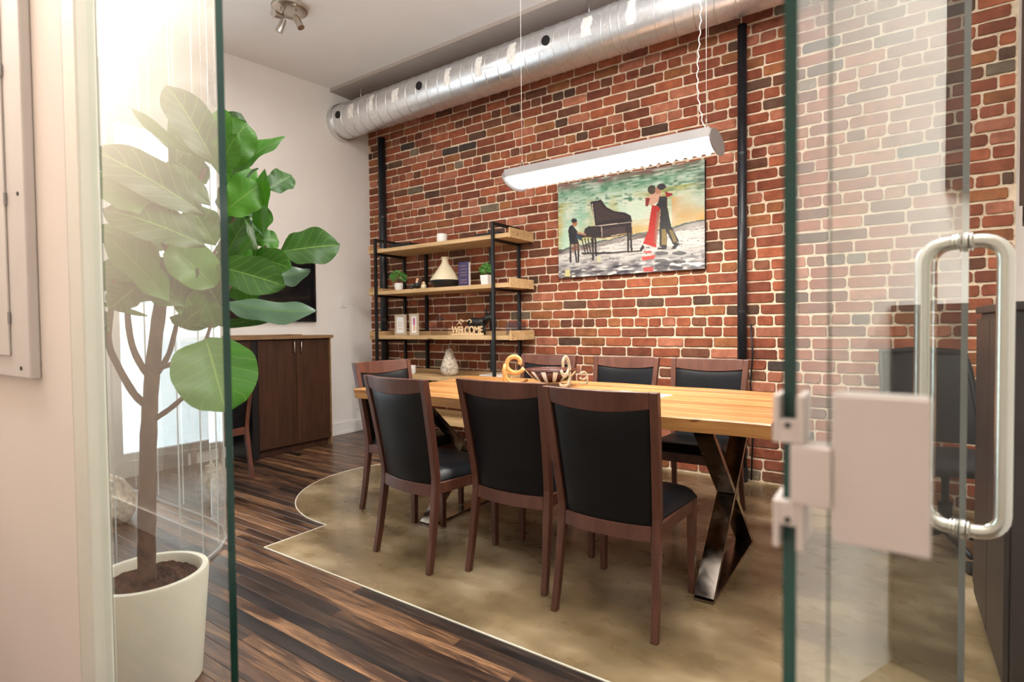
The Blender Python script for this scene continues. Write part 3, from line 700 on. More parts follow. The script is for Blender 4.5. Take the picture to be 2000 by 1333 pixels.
def little_plant(x, y, z, sq, lab, r=.082, seed=1):
    t = thing('potted_plant', lab, 'plant', (x, y, z), group='small potted plants on the middle shelf'); rr = random.Random(seed)
    if sq: MB().loft([[(a*s, b*s, zz) for a, b in ((-1,-1),(1,-1),(1,1),(-1,1))] for s, zz in ((.038,0), (.045,.09), (.040,.09), (.038,.075))]).build('pot', M['ceramic'], t, bevel=.004)
    else: MB().lathe([(.001,0), (.032,0), (.043,.03), (.044,.075), (.038,.078), (.037,.068), (.001,.068)], 22).build('pot', M['ceramic'], t, angle=50)
    m = MB()
    for i in range(230):
        a, b = rr.uniform(0, 6.28), math.asin(rr.uniform(-.6, 1)); q = r*rr.uniform(.55, 1.0)
        c_ = Vector((q*math.cos(a)*math.cos(b), q*math.sin(a)*math.cos(b), .135+q*.85*math.sin(b)))
        d1 = Vector((rr.gauss(0,1), rr.gauss(0,1), rr.gauss(.4,1))).normalized(); d2 = d1.cross(Vector((rr.gauss(0,1), rr.gauss(0,1), rr.gauss(0,1)))).normalized(); s = rr.uniform(.010, .017)
        m.add([c_-d1*s, c_+d2*s*.55, c_+d1*s, c_-d2*s*.55], [(0,1,2),(0,2,3)])
    m.build('foliage', M['small_leaf'], t, fix=False, kind='stuff')
    MB().tube([(0,0,.066), (0,0,.12)], .008, 6).build('stem', M['bark'], t)
little_plant(.735, -.28, T2, False, 'small green bushy plant in white round pot at the left of the middle shelf', .085, 3)
little_plant(1.835, -.27, T2, True, 'small green bushy plant in square white pot at the right of the middle shelf', .080, 4)
fg = thing('rooster_figurine', 'small dark figurine with orange head between left plant and tagine', 'figurine', (.955, -.25, T2))
MB().ball((0,0,.045), (.04,.026,.036)).build('body', M['black_ceramic'], fg, smooth=True)
MB().tube([(-.004,0,.06), (.01,0,.10), (.014,0,.115)], [.018,.012,.014], 10).build('neck', M['ink_orange'], fg, smooth=True)
MB().ball((.012,-.012,.075), (.010,.006,.012)).build('bib', M['ceramic'], fg, smooth=True)
MB().tube([(.035,0,.05), (.05,0,.10), (.08,0,.13)], [.016,.014,.006], 8).build('tail', M['bark'], fg, smooth=True)
for s in (-1, 1): MB().tube([(.0,s*.012,.0), (.0,s*.012,.02)], .005, 6).build('leg', M['ink_orange'], fg)
MB().ball((-.055,-.02,.030), (.022,.018,.026)).build('chick', M['black_ceramic'], fg, smooth=True)
gn = thing('round_figurine', 'tiny pink and cream round figurine touching the left side of the tagine', 'figurine', (1.125, -.33, T2))
MB().lathe([(.001,0), (.022,0), (.027,.02), (.022,.042), (.001,.046)], 16).build('body', M['cream'], gn, smooth=True)
MB().ball((0,0,.055), (.015,.015,.016)).build('head', M['ink_orange'], gn, smooth=True)
tg = thing('tagine', 'cream cone-lidded tagine with a black base on the middle shelf', 'tagine', (1.345, -.27, T2))
MB().lathe([(.001,0), (.098,0), (.140,.045), (.146,.068), (.138,.070), (.001,.070)], 36).build('base', M['black_ceramic'], tg, angle=50)
MB().lathe([(.001,.0705), (.143,.0705), (.138,.082), (.090,.150), (.045,.215), (.034,.235), (.029,.262), (.040,.287), (.036,.290), (.001,.284)], 36).build('lid', M['cream'], tg, angle=50)
bk = thing('purple_book', 'dark purple book standing upright beside the tagine', 'book', (1.575, -.27, T2), R_(8))
MB().box(-.052, .056, -.018, .018, 0, .225).build('cover', M['purple'], bk, bevel=.002)
MB().box(.0562, .0575, -.015, .015, .004, .221).build('page_block', M['page'], bk)
tt = MB(); rr = random.Random(5)
for i, z in enumerate((.190, .160, .130, .105, .062, .038)):
    x = -.030
    while x < .034:
        w_ = rr.uniform(.004, .009); tt.box(x, x+w_, -.0192, -.0182, z-.006, z+rr.uniform(.004,.007)); x += w_+.004
tt.build('cover_lettering', M['gold'], bk, kind='stuff')
MB().box(-.0535, -.0522, -.010, .010, .02, .055).build('spine_label', M['page'], bk)
def frame(x, w_, h_, lab, cols, rz=0):
    t = thing('picture_frame', lab, 'frame', (x, -.30, T3+.001), R_(rz), group='picture frames on the third shelf'); b = .022
    MB().box(-w_/2, -w_/2+b, 0, .018, 0, h_).box(w_/2-b, w_/2, 0, .018, 0, h_).box(-w_/2+b, w_/2-b, 0, .018, 0, b).box(-w_/2+b, w_/2-b, 0, .018, h_-b, h_).build('frame', M['frame_wood'], t)
    MB().box(-w_/2+b, w_/2-b, .006, .010, b, h_-b).build('print', M['page'], t)
    m = MB()
    if cols == 'text':
        r2 = random.Random(2)
        for z in (.60, .50, .41, .30):
            x_ = -w_*.2
            while x_ < w_*.18: l_ = r2.uniform(.005,.011); m.box(x_, x_+l_, .0045, .0058, h_*z-.003, h_*z+.003); x_ += l_+.004
        m.build('lettering', M['print'], t, kind='stuff')
    else:
        MB().lathe([(.001,0), (.012,.0), (.012,.001), (.001,.001)], 12).build('blot', M['ink_pink'], t) if False else None
        MB().prism([(-.010,.10), (.010,.10), (.013,.16), (0,.175), (-.012,.155)], 'y', .0045, .0058).build('blot', M['ink_pink'], t)
        MB().prism([(-.010,.045), (.010,.045), (.010,.098), (-.009,.098)], 'y', .0045, .0058).build('blot', M['ink_orange'], t)
frame(.765, .150, .205, 'driftwood picture frame holding a small lettered white print', 'text')
frame(.955, .105, .210, 'narrower driftwood picture frame holding a pink and orange print', 'pink', 6)
bo = thing('glass_decanter', 'clear glass decanter with square body and round stopper', 'decanter', (1.245, -.25, T3+.001))
MB().loft([[(a*s, b*s, zz) for a, b in ((-1,-1),(1,-1),(1,1),(-1,1))] for s, zz in ((.058,0), (.060,.05), (.058,.085), (.016,.098), (.015,.115))]).build('body', M['box_glass'], bo, bevel=.006)
MB().lathe([(.001,.116), (.022,.118), (.034,.145), (.030,.172), (.018,.180), (.001,.182)], 18).build('stopper', M['box_glass'], bo, smooth=True)
MB().ball((.040,0,.155), (.014,.012,.014)).build('knob', M['black_ceramic'], bo, smooth=True)
wc = thing('welcome_sign', 'small wooden cut-out sign spelling WELCOME on the third shelf', 'sign', (1.665, -.35, T3+.001))
MB().box(-.185, .185, -.006, .008, 0, .016).build('base_strip', M['blonde'], wc)
cu = bpy.data.curves.new('lettering', 'FONT'); cu.body = 'WELCOME'; cu.size = .098; cu.extrude = .005; cu.offset = .0012; cu.align_x = 'CENTER'; cu.space_character = .92
to = bpy.data.objects.new('tmp', cu); COL.objects.link(to); dg = bpy.context.evaluated_depsgraph_get(); me = bpy.data.meshes.new_from_object(to.evaluated_get(dg)); bpy.data.objects.remove(to)
me.transform(Matrix.Translation((0, 0, .0125)) @ Matrix.Rotation(R_(90), 4, 'X')); me.materials.clear(); me.materials.append(M['blonde'])
xs = [v.co.x for v in me.vertices]; kx = .355/(max(xs)-min(xs)); me.transform(Matrix.Diagonal((kx, 1, 1, 1)))
link('lettering', me, wc)
sw_ = MB()
for cx, s in ((-.075, 1), (.035, -1)):
    ps = [(cx+s*(.034-.024*k/14*1.2)*math.cos(k*.33), 0, .118+(.028-.0015*k)*math.sin(k*.33)) for k in range(15)]; sw_.tube(ps, .0045, 6)
sw_.tube([(-.12,0,.09), (-.09,0,.115), (-.07,0,.10)], .005, 6).build('curl', M['blonde'], wc, smooth=True)
dg_ = thing('dog_figurine', 'black animal figurine with upright ears behind the WELCOME sign', 'figurine', (1.70, -.20, T3+.001))
MB().tube([(-.13,0,.105), (-.09,0,.12), (0,0,.115), (.05,0,.125)], [.03,.043,.038,.036], 14).build('body', M['black_ceramic'], dg_, smooth=True)
MB().tube([(.045,0,.125), (.09,0,.155), (.12,0,.16), (.165,0,.145)], [.034,.036,.036,.02], 14).build('head', M['black_ceramic'], dg_, smooth=True)
for s in (-1, 1):
    MB().tube([(.095,s*.02,.18), (.09+s*.008,s*.026,.215), (.092+s*.012,s*.03,.235)], [.014,.011,.002], 8).build('ear', M['black_ceramic'], dg_, smooth=True)
    for x in (-.105, .03): MB().tube([(x,s*.02,.10), (x,s*.022,0)], [.016,.011], 8).build('leg', M['black_ceramic'], dg_, smooth=True)
gb = thing('glass_box', 'smoky clear glass box at the right end of the third shelf', 'box', (2.09, -.20, T3+.001))
for k, (a, b, c_, d_) in enumerate(((-.065,.065,-.060,-.056), (-.065,.065,.056,.060), (-.065,-.061,-.0558,.0558), (.061,.065,-.0558,.0558))):
    MB().box(a, b, c_, d_, .0045, .115).build('side', M['box_glass'], gb)
MB().box(-.065, .065, -.060, .060, 0, .004).build('base', M['box_glass'], gb)
pr = thing('pear_ornament', 'large mottled pear-shaped ornament with silver leaf on the lower shelf', 'ornament', (1.365, -.25, T4))
MB().lathe([(.001,0), (.055,0), (.082,.03), (.086,.075), (.070,.13), (.048,.19), (.034,.235), (.018,.255), (.001,.258)], 26).build('body', M['shell'], pr, smooth=True)
MB().tube([(0,0,.250), (-.004,0,.275), (-.002,0,.295)], [.006,.005,.004], 8).build('stalk', M['nickel'], pr, smooth=True)
MB().grid(lambda u, v: (.005+.075*v, (u-.5)*.05*math.sin(math.pi*min(1,v+.05)), .278+.012*math.sin(math.pi*v)-.045*v*v+abs(u-.5)*.02), 4, 8).build('leaf', M['nickel'], pr, smooth=True, fix=False)
cu_ = thing('white_cup', 'small white cup at the left of the lower shelf', 'cup', (.90, -.28, T4))
MB().lathe([(.001,0), (.030,0), (.040,.02), (.042,.085), (.038,.085), (.036,.02), (.001,.015)], 20).build('cup', M['ceramic'], cu_, angle=50)
wb = thing('white_book', 'white book lying on the lower shelf behind the table', 'book', (1.87, -.26, T4))
MB().box(-.07, .07, -.09, .09, .0, .004).box(-.07, .07, -.09, .09, .030, .034).box(-.07, -.066, -.09, .09, .0042, .0298).build('cover', M['ceramic'], wb)
MB().box(-.0655, .066, -.086, .086, .0045, .0295).build('page_block', M['page'], wb)

# ================================================================== TABLE
tb = thing('dining_table', 'long live-edge pine plank table on metal X-shaped legs', 'table', (3.28, -1.46, 0))
ys = [-.545, -.435, -.315, -.205, -.085, .03, .15, .265, .375, .50]
tone_t = [(1.0,.98,.95), (.92,.86,.80), (1.08,1.1,1.12), (.86,.78,.70), (1.1,1.08,1.02), (.95,.9,.85), (1.12,1.12,1.1), (.9,.82,.74), (1.02,1.0,.95)]
for i in range(9):
    y0, y1 = ys[i]+.0006, ys[i+1]-.0006; xr = 1.150; xl = (-1.13, -1.11, -1.00, -.99, -.985, -.99, -1.01, -1.04, -1.08)[i]
    m = MB(); n = 26; rings = []
    for k in range(n+1):
        x = xl+(xr-xl)*k/n
        a = y0+(.010*math.sin(x*5.1)+.007*math.sin(x*13+1) if i == 0 else 0); b = y1+(.016*math.sin(x*3.7+2)+.008*math.sin(x*11)+(-.10*max(0, (x-.7)) if True else 0) if i == 8 else 0)
        lo = .012 if i == 0 else 0; hi = .012 if i == 8 else 0; c_ = .0012; e0 = c_*(5 if i == 0 else 1); e1 = c_*(5 if i == 8 else 1)
        if k == 0: x += 0
        rings.append([(x, a+lo, .702), (x, b-hi, .702), (x, b, .76-e1), (x, b-e1, .76), (x, a+e0, .76), (x, a, .76-e0)])
    m.loft(rings); o = m.build('table_board', M['table_wood'], tb); o.color = (*tone_t[i], 1)
for x0, nm in ((.85, 'leg_frame'), (-.68, 'leg_frame')):
    ya, yb = -.47, .29
    lf = MB().box(x0, x0+.078, ya, yb, .0045, .0165).build(nm, M['steel'], tb)
    MB().box(x0, x0+.078, ya, yb, .690, .7015).build('top_plate', M['steel'], lf)
    MB().bar((x0+.039, ya+.012, .018), (x0+.039, yb-.012, .689), .0779, .022).build('diagonal', M['steel'], lf)
    h = (Vector((0, ya+.012, .689))-Vector((0, yb-.012, .018))); mid = Vector((x0+.039, (ya+yb)/2, .3535)); u_ = h.normalized()
    MB().bar(mid+u_*.02, (x0+.039, ya+.012, .689), .0779, .022).build('diagonal', M['steel'], lf)
    MB().bar(mid-u_*.02, (x0+.039, yb-.012, .018), .0779, .022).build('diagonal', M['steel'], lf)

# ================================================================== CHAIRS
def py_(z):     # rear face profile of the posts
    if z < .40: return .055*(z/.40)**.8
    return .055-.085*((z-.40)/.485)**1.15
def px_(z): return .203-.012*(z/.37) if z < .37 else .191+.024*(z-.37)/.515
def make_chair(label):
    t = thing('dining_chair', label, 'chair', group='dining chairs around the pine table')
    wm, lm = M['chair_wood'], M['leather']
    for s in (-1, 1):
        zs = [0, .1, .2, .3, .37, .42, .5, .6, .7, .8, .885]; r = []
        for z in zs:
            wd = .030 if z > .2 else .026; dp = .034 if z > .3 else .028+.006*z/.3; x = s*px_(z); y = py_(z)
            r.append([(x-wd/2, y, z), (x+wd/2, y, z), (x+wd/2, y+dp, z), (x-wd/2, y+dp, z)])
        MB().loft(r).build('rear_leg', wm, t, bevel=.003)
        MB().loft([[(s*.200+a*.013, .455+b*.013, 0) for a, b in ((-1,-1),(1,-1),(1,1),(-1,1))], [(s*.200+a*.018, .455+b*.018, .399) for a, b in ((-1,-1),(1,-1),(1,1),(-1,1))]]).build('front_leg', wm, t, bevel=.003)
        MB().bar((s*.193, .087, .375), (s*.200, .4365, .375), .05, .022, side=(0,0,1)).build('side_rail', wm, t, bevel=.002)
    MB().box(-.181, .181, .443, .466, .345, .399).build('front_rail', wm, t, bevel=.002)
    def arc(zlo, zhi, inner, bulge, n=14, dp=.030, sag=0):
        r = []
        for k in range(n+1):
            u = k/n*2-1; x = u*inner; b = bulge*(1-u*u)
            def P(z, q): return (x, py_(z)-b+q, z)
            zl = zlo+sag*(1-u*u)*-1
            r.append([P(zl, .002), P(zhi, .002), P(zhi, dp), P(zl, dp)])
        return MB().loft(r)
    arc(.826, .885, px_(.85)-.0155, .030, sag=.018).build('top_rail', wm, t, bevel=.003)
    arc(.338, .392, px_(.37)-.0155, .026, sag=0).build('lower_rail', wm, t, bevel=.002)
    def panel(side):
        def fn(u, v):
            a = u*2-1; z = .388+(.446-.018*(1-a*a))*v; x = a*(px_(z)-.0165); b = .030*(1-a*a)
            edge = (1-abs(a)**9)*(1-abs(v*2-1)**12)
            y = py_(z)-b+(.0165 - side*(.004+.009*edge)); return (x, y, z)
        return fn
    m = MB(); m.grid(panel(1), 22, 22); m.grid(panel(-1), 22, 22)
    m.build('backrest', lm, t, smooth=True, fix=False)
    def seat(u, v):
        a = u*2-1; b = v*2-1; hw_ = .186+.036*v; ex = math.copysign(abs(a), a)*hw_; yy_ = .070+.420*v
        cor = .028*abs(a)**6*max(0, b)**4; d = (1-abs(a)**6)*(1-abs(b)**8)
        return (ex, yy_-cor, .404+.050*d**.45)
    m = MB(); m.grid(seat, 22, 18); nn = 23
    m.build('seat', lm, t, smooth=True, fix=False)
    MB().prism([(-.186,.072), (.186,.072), (.221,.462), (.205,.488), (-.205,.488), (-.221,.462)], 'z', .3995, .4055).build('seat_base', lm, t)
    return t
ch = make_chair('nearest black leather dining chair with its back to the glass door')
CH = [(3.905, -2.322, 0, 1, None), (3.402, -2.240, 0, 1, 'middle chair of the three front dining chairs with backs turned'),
      (2.872, -2.345, -6.5, 1, 'leftmost front dining chair, back turned, angled slightly, blue sheen'),
      (3.85, -.66, 180, 1.02, 'dining chair behind the table nearest the right black pipe'),
      (3.30, -.66, 180, 1.02, 'dining chair behind the table between bowl and rightmost rear chair'),
      (2.69, -.66, 180, 1.02, 'dining chair behind the table half hidden by the bowl'),
      (2.085, -1.71, -90, 1.02, 'dining chair at the far left end of the table'),
      (.87, -2.11, 90, 1, 'black dining chair tucked at the dark cabinet kneehole')]
for i, (x, y, rz, s, lab) in enumerate(CH):
    o = ch if i == 0 else copy_tree(ch); o.location = (x, y, .0045 if x > 1.3 else .0005); o.rotation_euler[2] = R_(rz); o.scale = (s, s, s)
    if lab: o['label'] = lab
    if i == 7: del o['group']

# ================================================================== ON THE TABLE
bw = thing('decorative_bowl', 'dark footed bowl with cream inlay stripes and scroll stands on the table', 'bowl', (3.10, -1.30, .7605))
BP = [(.001,.0), (.05,.0), (.052,.006), (.075,.018), (.115,.040), (.145,.066), (.158,.088)]
MB().lathe([(.001,.012), (.06,.013), (.10,.030), (.14,.060), (.156,.088), (.151,.088), (.135,.064), (.095,.036), (.06,.020), (.001,.019)], 40, c=(0,0,.012)).build('bowl', M['bowl_brown'], bw, smooth=True)
MB().tube([(.155*math.cos(a), .155*math.sin(a), .100+.0015*(-1)**i) for i, a in enumerate(np.linspace(0, 2*math.pi, 73))], .0042, 6).build('rim', M['bowl_brown'], bw, smooth=True)
for k in range(14):
    a = 2*math.pi*k/14; m = MB()
    def fn(u, v, a=a):
        r = .082+.072*v; z = .012+.0225+.066*(v**1.25)-.0005; q = a+(u-.5)*(.20-.02*v); return ((r+.007)*math.cos(q), (r+.007)*math.sin(q), z-.005)
    m.grid(fn, 3, 6); m.build('inlay', M['bowl_silver'], bw, fix=False)
def scroll(parent, x, y, rz, mat, name='scroll_stand', s=1.0, flip=1):
    cps = []
    for k in range(22):
        a = R_(-60)+k/21*R_(350); r = (.048-.030*max(0, k-8)/13)*s; cps.append((flip*(-.0+r*math.cos(R_(270)-a)*1), .128*s+r*math.sin(R_(270)-a)*1-.025*s))
    low = [(flip*(-.030*s+.03*s*math.cos(t)), .032*s+.03*s*math.sin(t)) for t in np.linspace(R_(40), R_(250), 12)]
    back = [(flip*-.052*s, .10*s), (flip*-.060*s, .065*s), (flip*-.050*s, .03*s), (flip*-.03*s, .008*s), (flip*.02*s, .008*s), (flip*.06*s, .02*s)]
    o = link(name, MB().tube([(px, 0, pz) for px, pz in cps], .0115*s, 8).tube([(px, .0, pz) for px, pz in low], .0095*s, 8).tube([(px, 0, pz) for px, pz in back], [.010*s, .011*s, .011*s, .009*s, .008*s, .006*s], 8).mesh(name, M[mat], True), parent)
    o.data.transform(Matrix.Diagonal((1.0, .45, 1.0, 1)))
    o.location = (x, y, .008); o.rotation_euler[2] = rz; return o
scroll(bw, -.21, -.075, R_(30), 'scroll', s=1.22, flip=1)
scroll(bw, .150, -.105, R_(95), 'scroll_grey', s=1.25, flip=-1)
scroll(bw, .165, .09, R_(60), 'scroll_grey', s=.55, flip=-1)
pp = MB().box(-.09, .09, -.06, .06, 0, .0008); pp.v = [tuple(Matrix.Rotation(R_(12), 3, 'Z') @ (Matrix.Rotation(R_(-10), 3, 'X') @ Vector(p)) + Vector((3.085, -1.30, .852))) for p in pp.v]
single('paper_sheet', pp, 'page', 'folded white paper lying inside the striped bowl', 'paper')
def sheet(x, y, a, b, rz, lab, mat='page', z=.7606):
    m = MB().box(-a/2, a/2, -b/2, b/2, 0, .0006); o = m.build('paper_sheet', M[mat]); o.location = (x, y, z); o.rotation_euler[2] = R_(rz); tag(o, lab, 'paper', 'loose papers on the table'); return o
sheet(3.70, -1.46, .30, .22, -8, 'white paper sheet on the table, its corner pointing at the right end')
sheet(3.43, -1.47, .28, .21, 5, 'white paper sheet on the table behind the nearest chair')
mg = thing('magazine', 'blue-grey magazine on the table in front of the striped bowl', 'magazine', (3.10, -1.62, .7606), R_(4))
MB().box(-.105, .105, -.14, .14, .0, .001).box(-.105, .105, -.14, .14, .005, .006).build('cover', plain('magazine_cover', (.38,.44,.56), .3), mg)
MB().box(-.103, .103, -.138, .138, .0012, .0048).build('page_block', M['page'], mg)
pn = thing('pen', 'dark pen lying on the white paper sheets', 'pen', (3.50, -1.44, .7665), R_(20))
MB().tube([(-.055,0,0), (.04,0,0)], .005, 8).build('barrel', M['black_metal'], pn, smooth=True)
MB().tube([(.0402,0,0), (.062,0,0)], [.0045,.001], 8).build('tip', M['nickel'], pn, smooth=True)
MB().box(-.05, -.02, -.0015, .0015, .005, .0075).build('clip', M['nickel'], pn)

# ================================================================== FIDDLE LEAF FIG
LEAVES = [
    ((2.91, -3.173, 1.677), (2.941, -3.085, 1.84), 0.141, 15),
    ((2.981, -3.184, 1.699), (2.915, -3.163, 1.867), 0.089, -30),
    ((3.015, -3.224, 1.614), (3.1, -3.222, 1.727), 0.105, -20),
    ((2.896, -3.123, 1.651), (2.955, -2.954, 1.828), 0.104, -35),
    ((2.904, -2.996, 1.627), (2.89, -2.881, 1.71), 0.095, 10),
    ((3.038, -3.092, 1.423), (3.086, -3.113, 1.647), 0.093, -50),
    ((3.021, -3.223, 1.49), (3.081, -3.118, 1.604), 0.121, 20),
    ((2.849, -3.096, 1.574), (2.881, -3.01, 1.706), 0.086, -60),
    ((2.977, -3.198, 1.343), (3.0, -3.116, 1.5), 0.124, -35),
    ((3.114, -3.165, 1.322), (3.137, -3.205, 1.468), 0.046, 60),
    ((3.036, -3.034, 1.388), (3.126, -2.848, 1.426), 0.142, 12),
    ((3.097, -3.175, 1.355), (3.235, -3.117, 1.311), 0.093, 25),
    ((2.827, -2.994, 1.453), (2.852, -2.916, 1.46), 0.091, 0),
    ((2.938, -3.044, 1.303), (3.038, -2.912, 1.33), 0.101, -20),
    ((3.108, -3.291, 1.312), (3.253, -3.155, 1.254), 0.129, 10),
    ((2.955, -3.213, 1.329), (2.981, -3.133, 1.369), 0.089, 30),
    ((2.973, -3.205, 1.212), (3.25, -3.038, 1.171), 0.109, -12),
    ((2.906, -3.193, 1.135), (3.09, -3.064, 1.164), 0.040, 50),
    ((2.828, -3.054, 1.445), (2.857, -2.969, 1.586), 0.123, -10),
    ((2.783, -3.091, 1.278), (2.891, -3.017, 1.248), 0.097, 30),
    ((3.138, -3.338, 1.094), (3.286, -3.363, 0.891), 0.217, 0),
    ((2.748, -3.047, 1.511), (2.729, -2.994, 1.677), 0.116, 10),
    ((2.764, -3.041, 1.358), (2.779, -2.965, 1.5), 0.107, -25),
    ((3.004, -3.23, 1.647), (2.933, -3.332, 1.894), 0.139, 8),
    ((2.887, -3.249, 1.7), (2.769, -3.387, 1.833), 0.040, -40),
    ((2.789, -3.258, 1.631), (2.741, -3.223, 1.884), 0.077, 30),
    ((2.939, -3.214, 1.666), (2.856, -3.267, 1.827), 0.084, -20),
    ((3.082, -3.304, 1.466), (2.977, -3.554, 1.632), 0.147, 5),
    ((3.134, -3.332, 1.366), (3.006, -3.539, 1.466), 0.159, 12),
    ((3.047, -3.389, 1.457), (2.994, -3.545, 1.543), 0.116, -8),
    ((2.994, -3.371, 1.283), (2.936, -3.532, 1.304), 0.105, 8),
    ((3.033, -3.347, 1.19), (2.956, -3.456, 1.339), 0.137, -5),
    ((3.049, -3.396, 1.203), (2.953, -3.517, 1.398), 0.103, 5),
    ((2.989, -3.409, 1.341), (2.869, -3.513, 1.429), 0.090, 0),
    ((3.057, -3.267, 1.254), (2.993, -3.368, 1.375), 0.141, 0),
    ((3.006, -3.237, 1.389), (2.938, -3.28, 1.521), 0.114, 0),
    ((3.032, -3.288, 1.128), (3.02, -3.354, 1.251), 0.094, 0),
    ((3.043, -3.269, 1.509), (2.954, -3.388, 1.607), 0.110, 10),
    ((3.074, -3.381, 1.128), (3.129, -3.341, 1.187), 0.060, 0),
    ((2.877, -3.515, 1.205), (2.994, -3.436, 1.162), 0.018, 40),
    ((2.908, -3.496, 1.118), (2.865, -3.525, 1.148), 0.021, 30),
    ((2.908, -3.496, 1.13), (2.872, -3.519, 1.19), 0.036, 30),
    ((2.941, -3.351, 1.16), (3.032, -3.288, 1.128), 0.048, 20),
    ((2.975, -3.446, 1.249), (2.966, -3.515, 1.188), 0.088, 0),
    ((2.976, -3.416, 1.386), (2.938, -3.472, 1.249), 0.120, 0),
    ((3.026, -3.31, 1.348), (2.958, -3.386, 1.206), 0.125, 0),
    ((3.02, -3.233, 1.193), (3.005, -3.301, 1.318), 0.097, 0),
    ((3.038, -3.26, 1.127), (3.032, -3.286, 1.207), 0.080, 0),
    ((2.815, -3.114, 1.747), (2.825, -3.042, 1.909), 0.111, 20),
    ((2.876, -3.141, 1.518), (2.876, -3.075, 1.656), 0.104, -15),
    ((2.84, -3.107, 1.438), (2.874, -3.019, 1.575), 0.111, 25),
    ((2.833, -3.116, 1.301), (2.906, -3.003, 1.388), 0.111, -10),
    ((2.715, -3.066, 1.626), (2.777, -2.959, 1.735), 0.097, 5),
    ((2.793, -3.193, 1.679), (2.62, -3.246, 1.859), 0.079, 15),
    ((2.844, -3.346, 1.489), (2.755, -3.465, 1.623), 0.145, -5),
    ((2.898, -3.312, 1.39), (2.808, -3.433, 1.464), 0.145, 8),
    ((2.901, -3.377, 1.209), (2.817, -3.48, 1.317), 0.126, 4),
    ((2.874, -3.2, 1.612), (2.774, -3.266, 1.717), 0.121, 0),
]
BRANCHES = [
    [(2.873, -3.406, 0.336, 0.026), (2.871, -3.403, 0.473, 0.025), (2.872, -3.394, 0.713, 0.024), (2.876, -3.386, 0.873, 0.022), (2.886, -3.375, 1.033, 0.02), (2.9, -3.359, 1.193, 0.018), (2.907, -3.331, 1.355, 0.013), (2.938, -3.28, 1.521, 0.009), (2.967, -3.244, 1.638, 0.006)],
    [(2.873, -3.388, 0.881, 0.013), (2.853, -3.419, 0.923, 0.011), (2.834, -3.454, 1.013, 0.01), (2.846, -3.48, 1.084, 0.009), (2.885, -3.486, 1.176, 0.007), (2.919, -3.484, 1.279, 0.005)],
    [(2.881, -3.38, 0.969, 0.012), (2.871, -3.404, 1.011, 0.01), (2.867, -3.428, 1.083, 0.009), (2.879, -3.441, 1.192, 0.008), (2.904, -3.444, 1.314, 0.005)],
    [(2.883, -3.383, 0.838, 0.009), (2.921, -3.349, 0.872, 0.008), (3.009, -3.335, 0.924, 0.007), (3.085, -3.318, 0.973, 0.006)],
    [(2.894, -3.371, 0.985, 0.01), (2.898, -3.335, 1.048, 0.008), (2.881, -3.295, 1.162, 0.007), (2.893, -3.233, 1.298, 0.006), (2.882, -3.139, 1.447, 0.005), (2.877, -3.078, 1.565, 0.004)],
    [(2.896, -3.368, 1.001, 0.009), (2.967, -3.336, 1.025, 0.008), (3.067, -3.314, 1.073, 0.006), (3.045, -3.279, 1.127, 0.005), (2.97, -3.207, 1.212, 0.005), (2.941, -3.101, 1.34, 0.004), (2.999, -3.059, 1.41, 0.004)],
    [(2.907, -3.331, 1.355, 0.008), (2.944, -3.388, 1.439, 0.006), (2.951, -3.431, 1.492, 0.004)],
    [(2.881, -3.295, 1.162, 0.006), (2.905, -3.189, 1.266, 0.005), (2.971, -3.081, 1.322, 0.004)],
]

fig = thing('fiddle_leaf_fig', 'tall fiddle leaf fig tree with broad leaves in an off-white pot', 'plant', (2.862, -3.395, 0))
OF = Vector((2.862, -3.395, 0))
MB().lathe([(.001,.003), (.128,.003), (.140,.010), (.166,.350), (.163,.358), (.147,.358), (.142,.350), (.136,.300), (.001,.298)], 56).build('pot', M['pot'], fig, angle=45)
def soilfn(u, v):
    a = u*2*math.pi; r = .1405*v; return (r*math.cos(a), r*math.sin(a), .325+.006*math.sin(a*9+v*31)*v+.006*math.sin(v*47+a*5)+.012*(1-v))
MB().grid(soilfn, 64, 26).build('soil', M['soil'], fig, fix=False, kind='stuff')
for i, b in enumerate(BRANCHES):
    m = MB(); P_ = [Vector(p[:3])-OF for p in b]; rd = [p[3] for p in b]
    pp_, rr_ = [], []
    for k in range(len(P_)-1):
        for s_ in range(4):
            t_ = s_/4; p0, p1, p2, p3 = P_[max(0,k-1)], P_[k], P_[k+1], P_[min(len(P_)-1,k+2)]
            q = .5*((2*p1)+(p2-p0)*t_+(2*p0-5*p1+4*p2-p3)*t_*t_+(-p0+3*p1-3*p2+p3)*t_**3); pp_.append(q); rr_.append((rd[k]*(1-t_)+rd[k+1]*t_)*(1+.05*math.sin(k*5+s_*2.2)))
    pp_.append(P_[-1]); rr_.append(rd[-1]); m.tube(pp_, rr_, 12).build('trunk' if i == 0 else 'branch', M['bark'], fig, smooth=True)
CAMP = Vector((4.784, -4.143, 1.12))
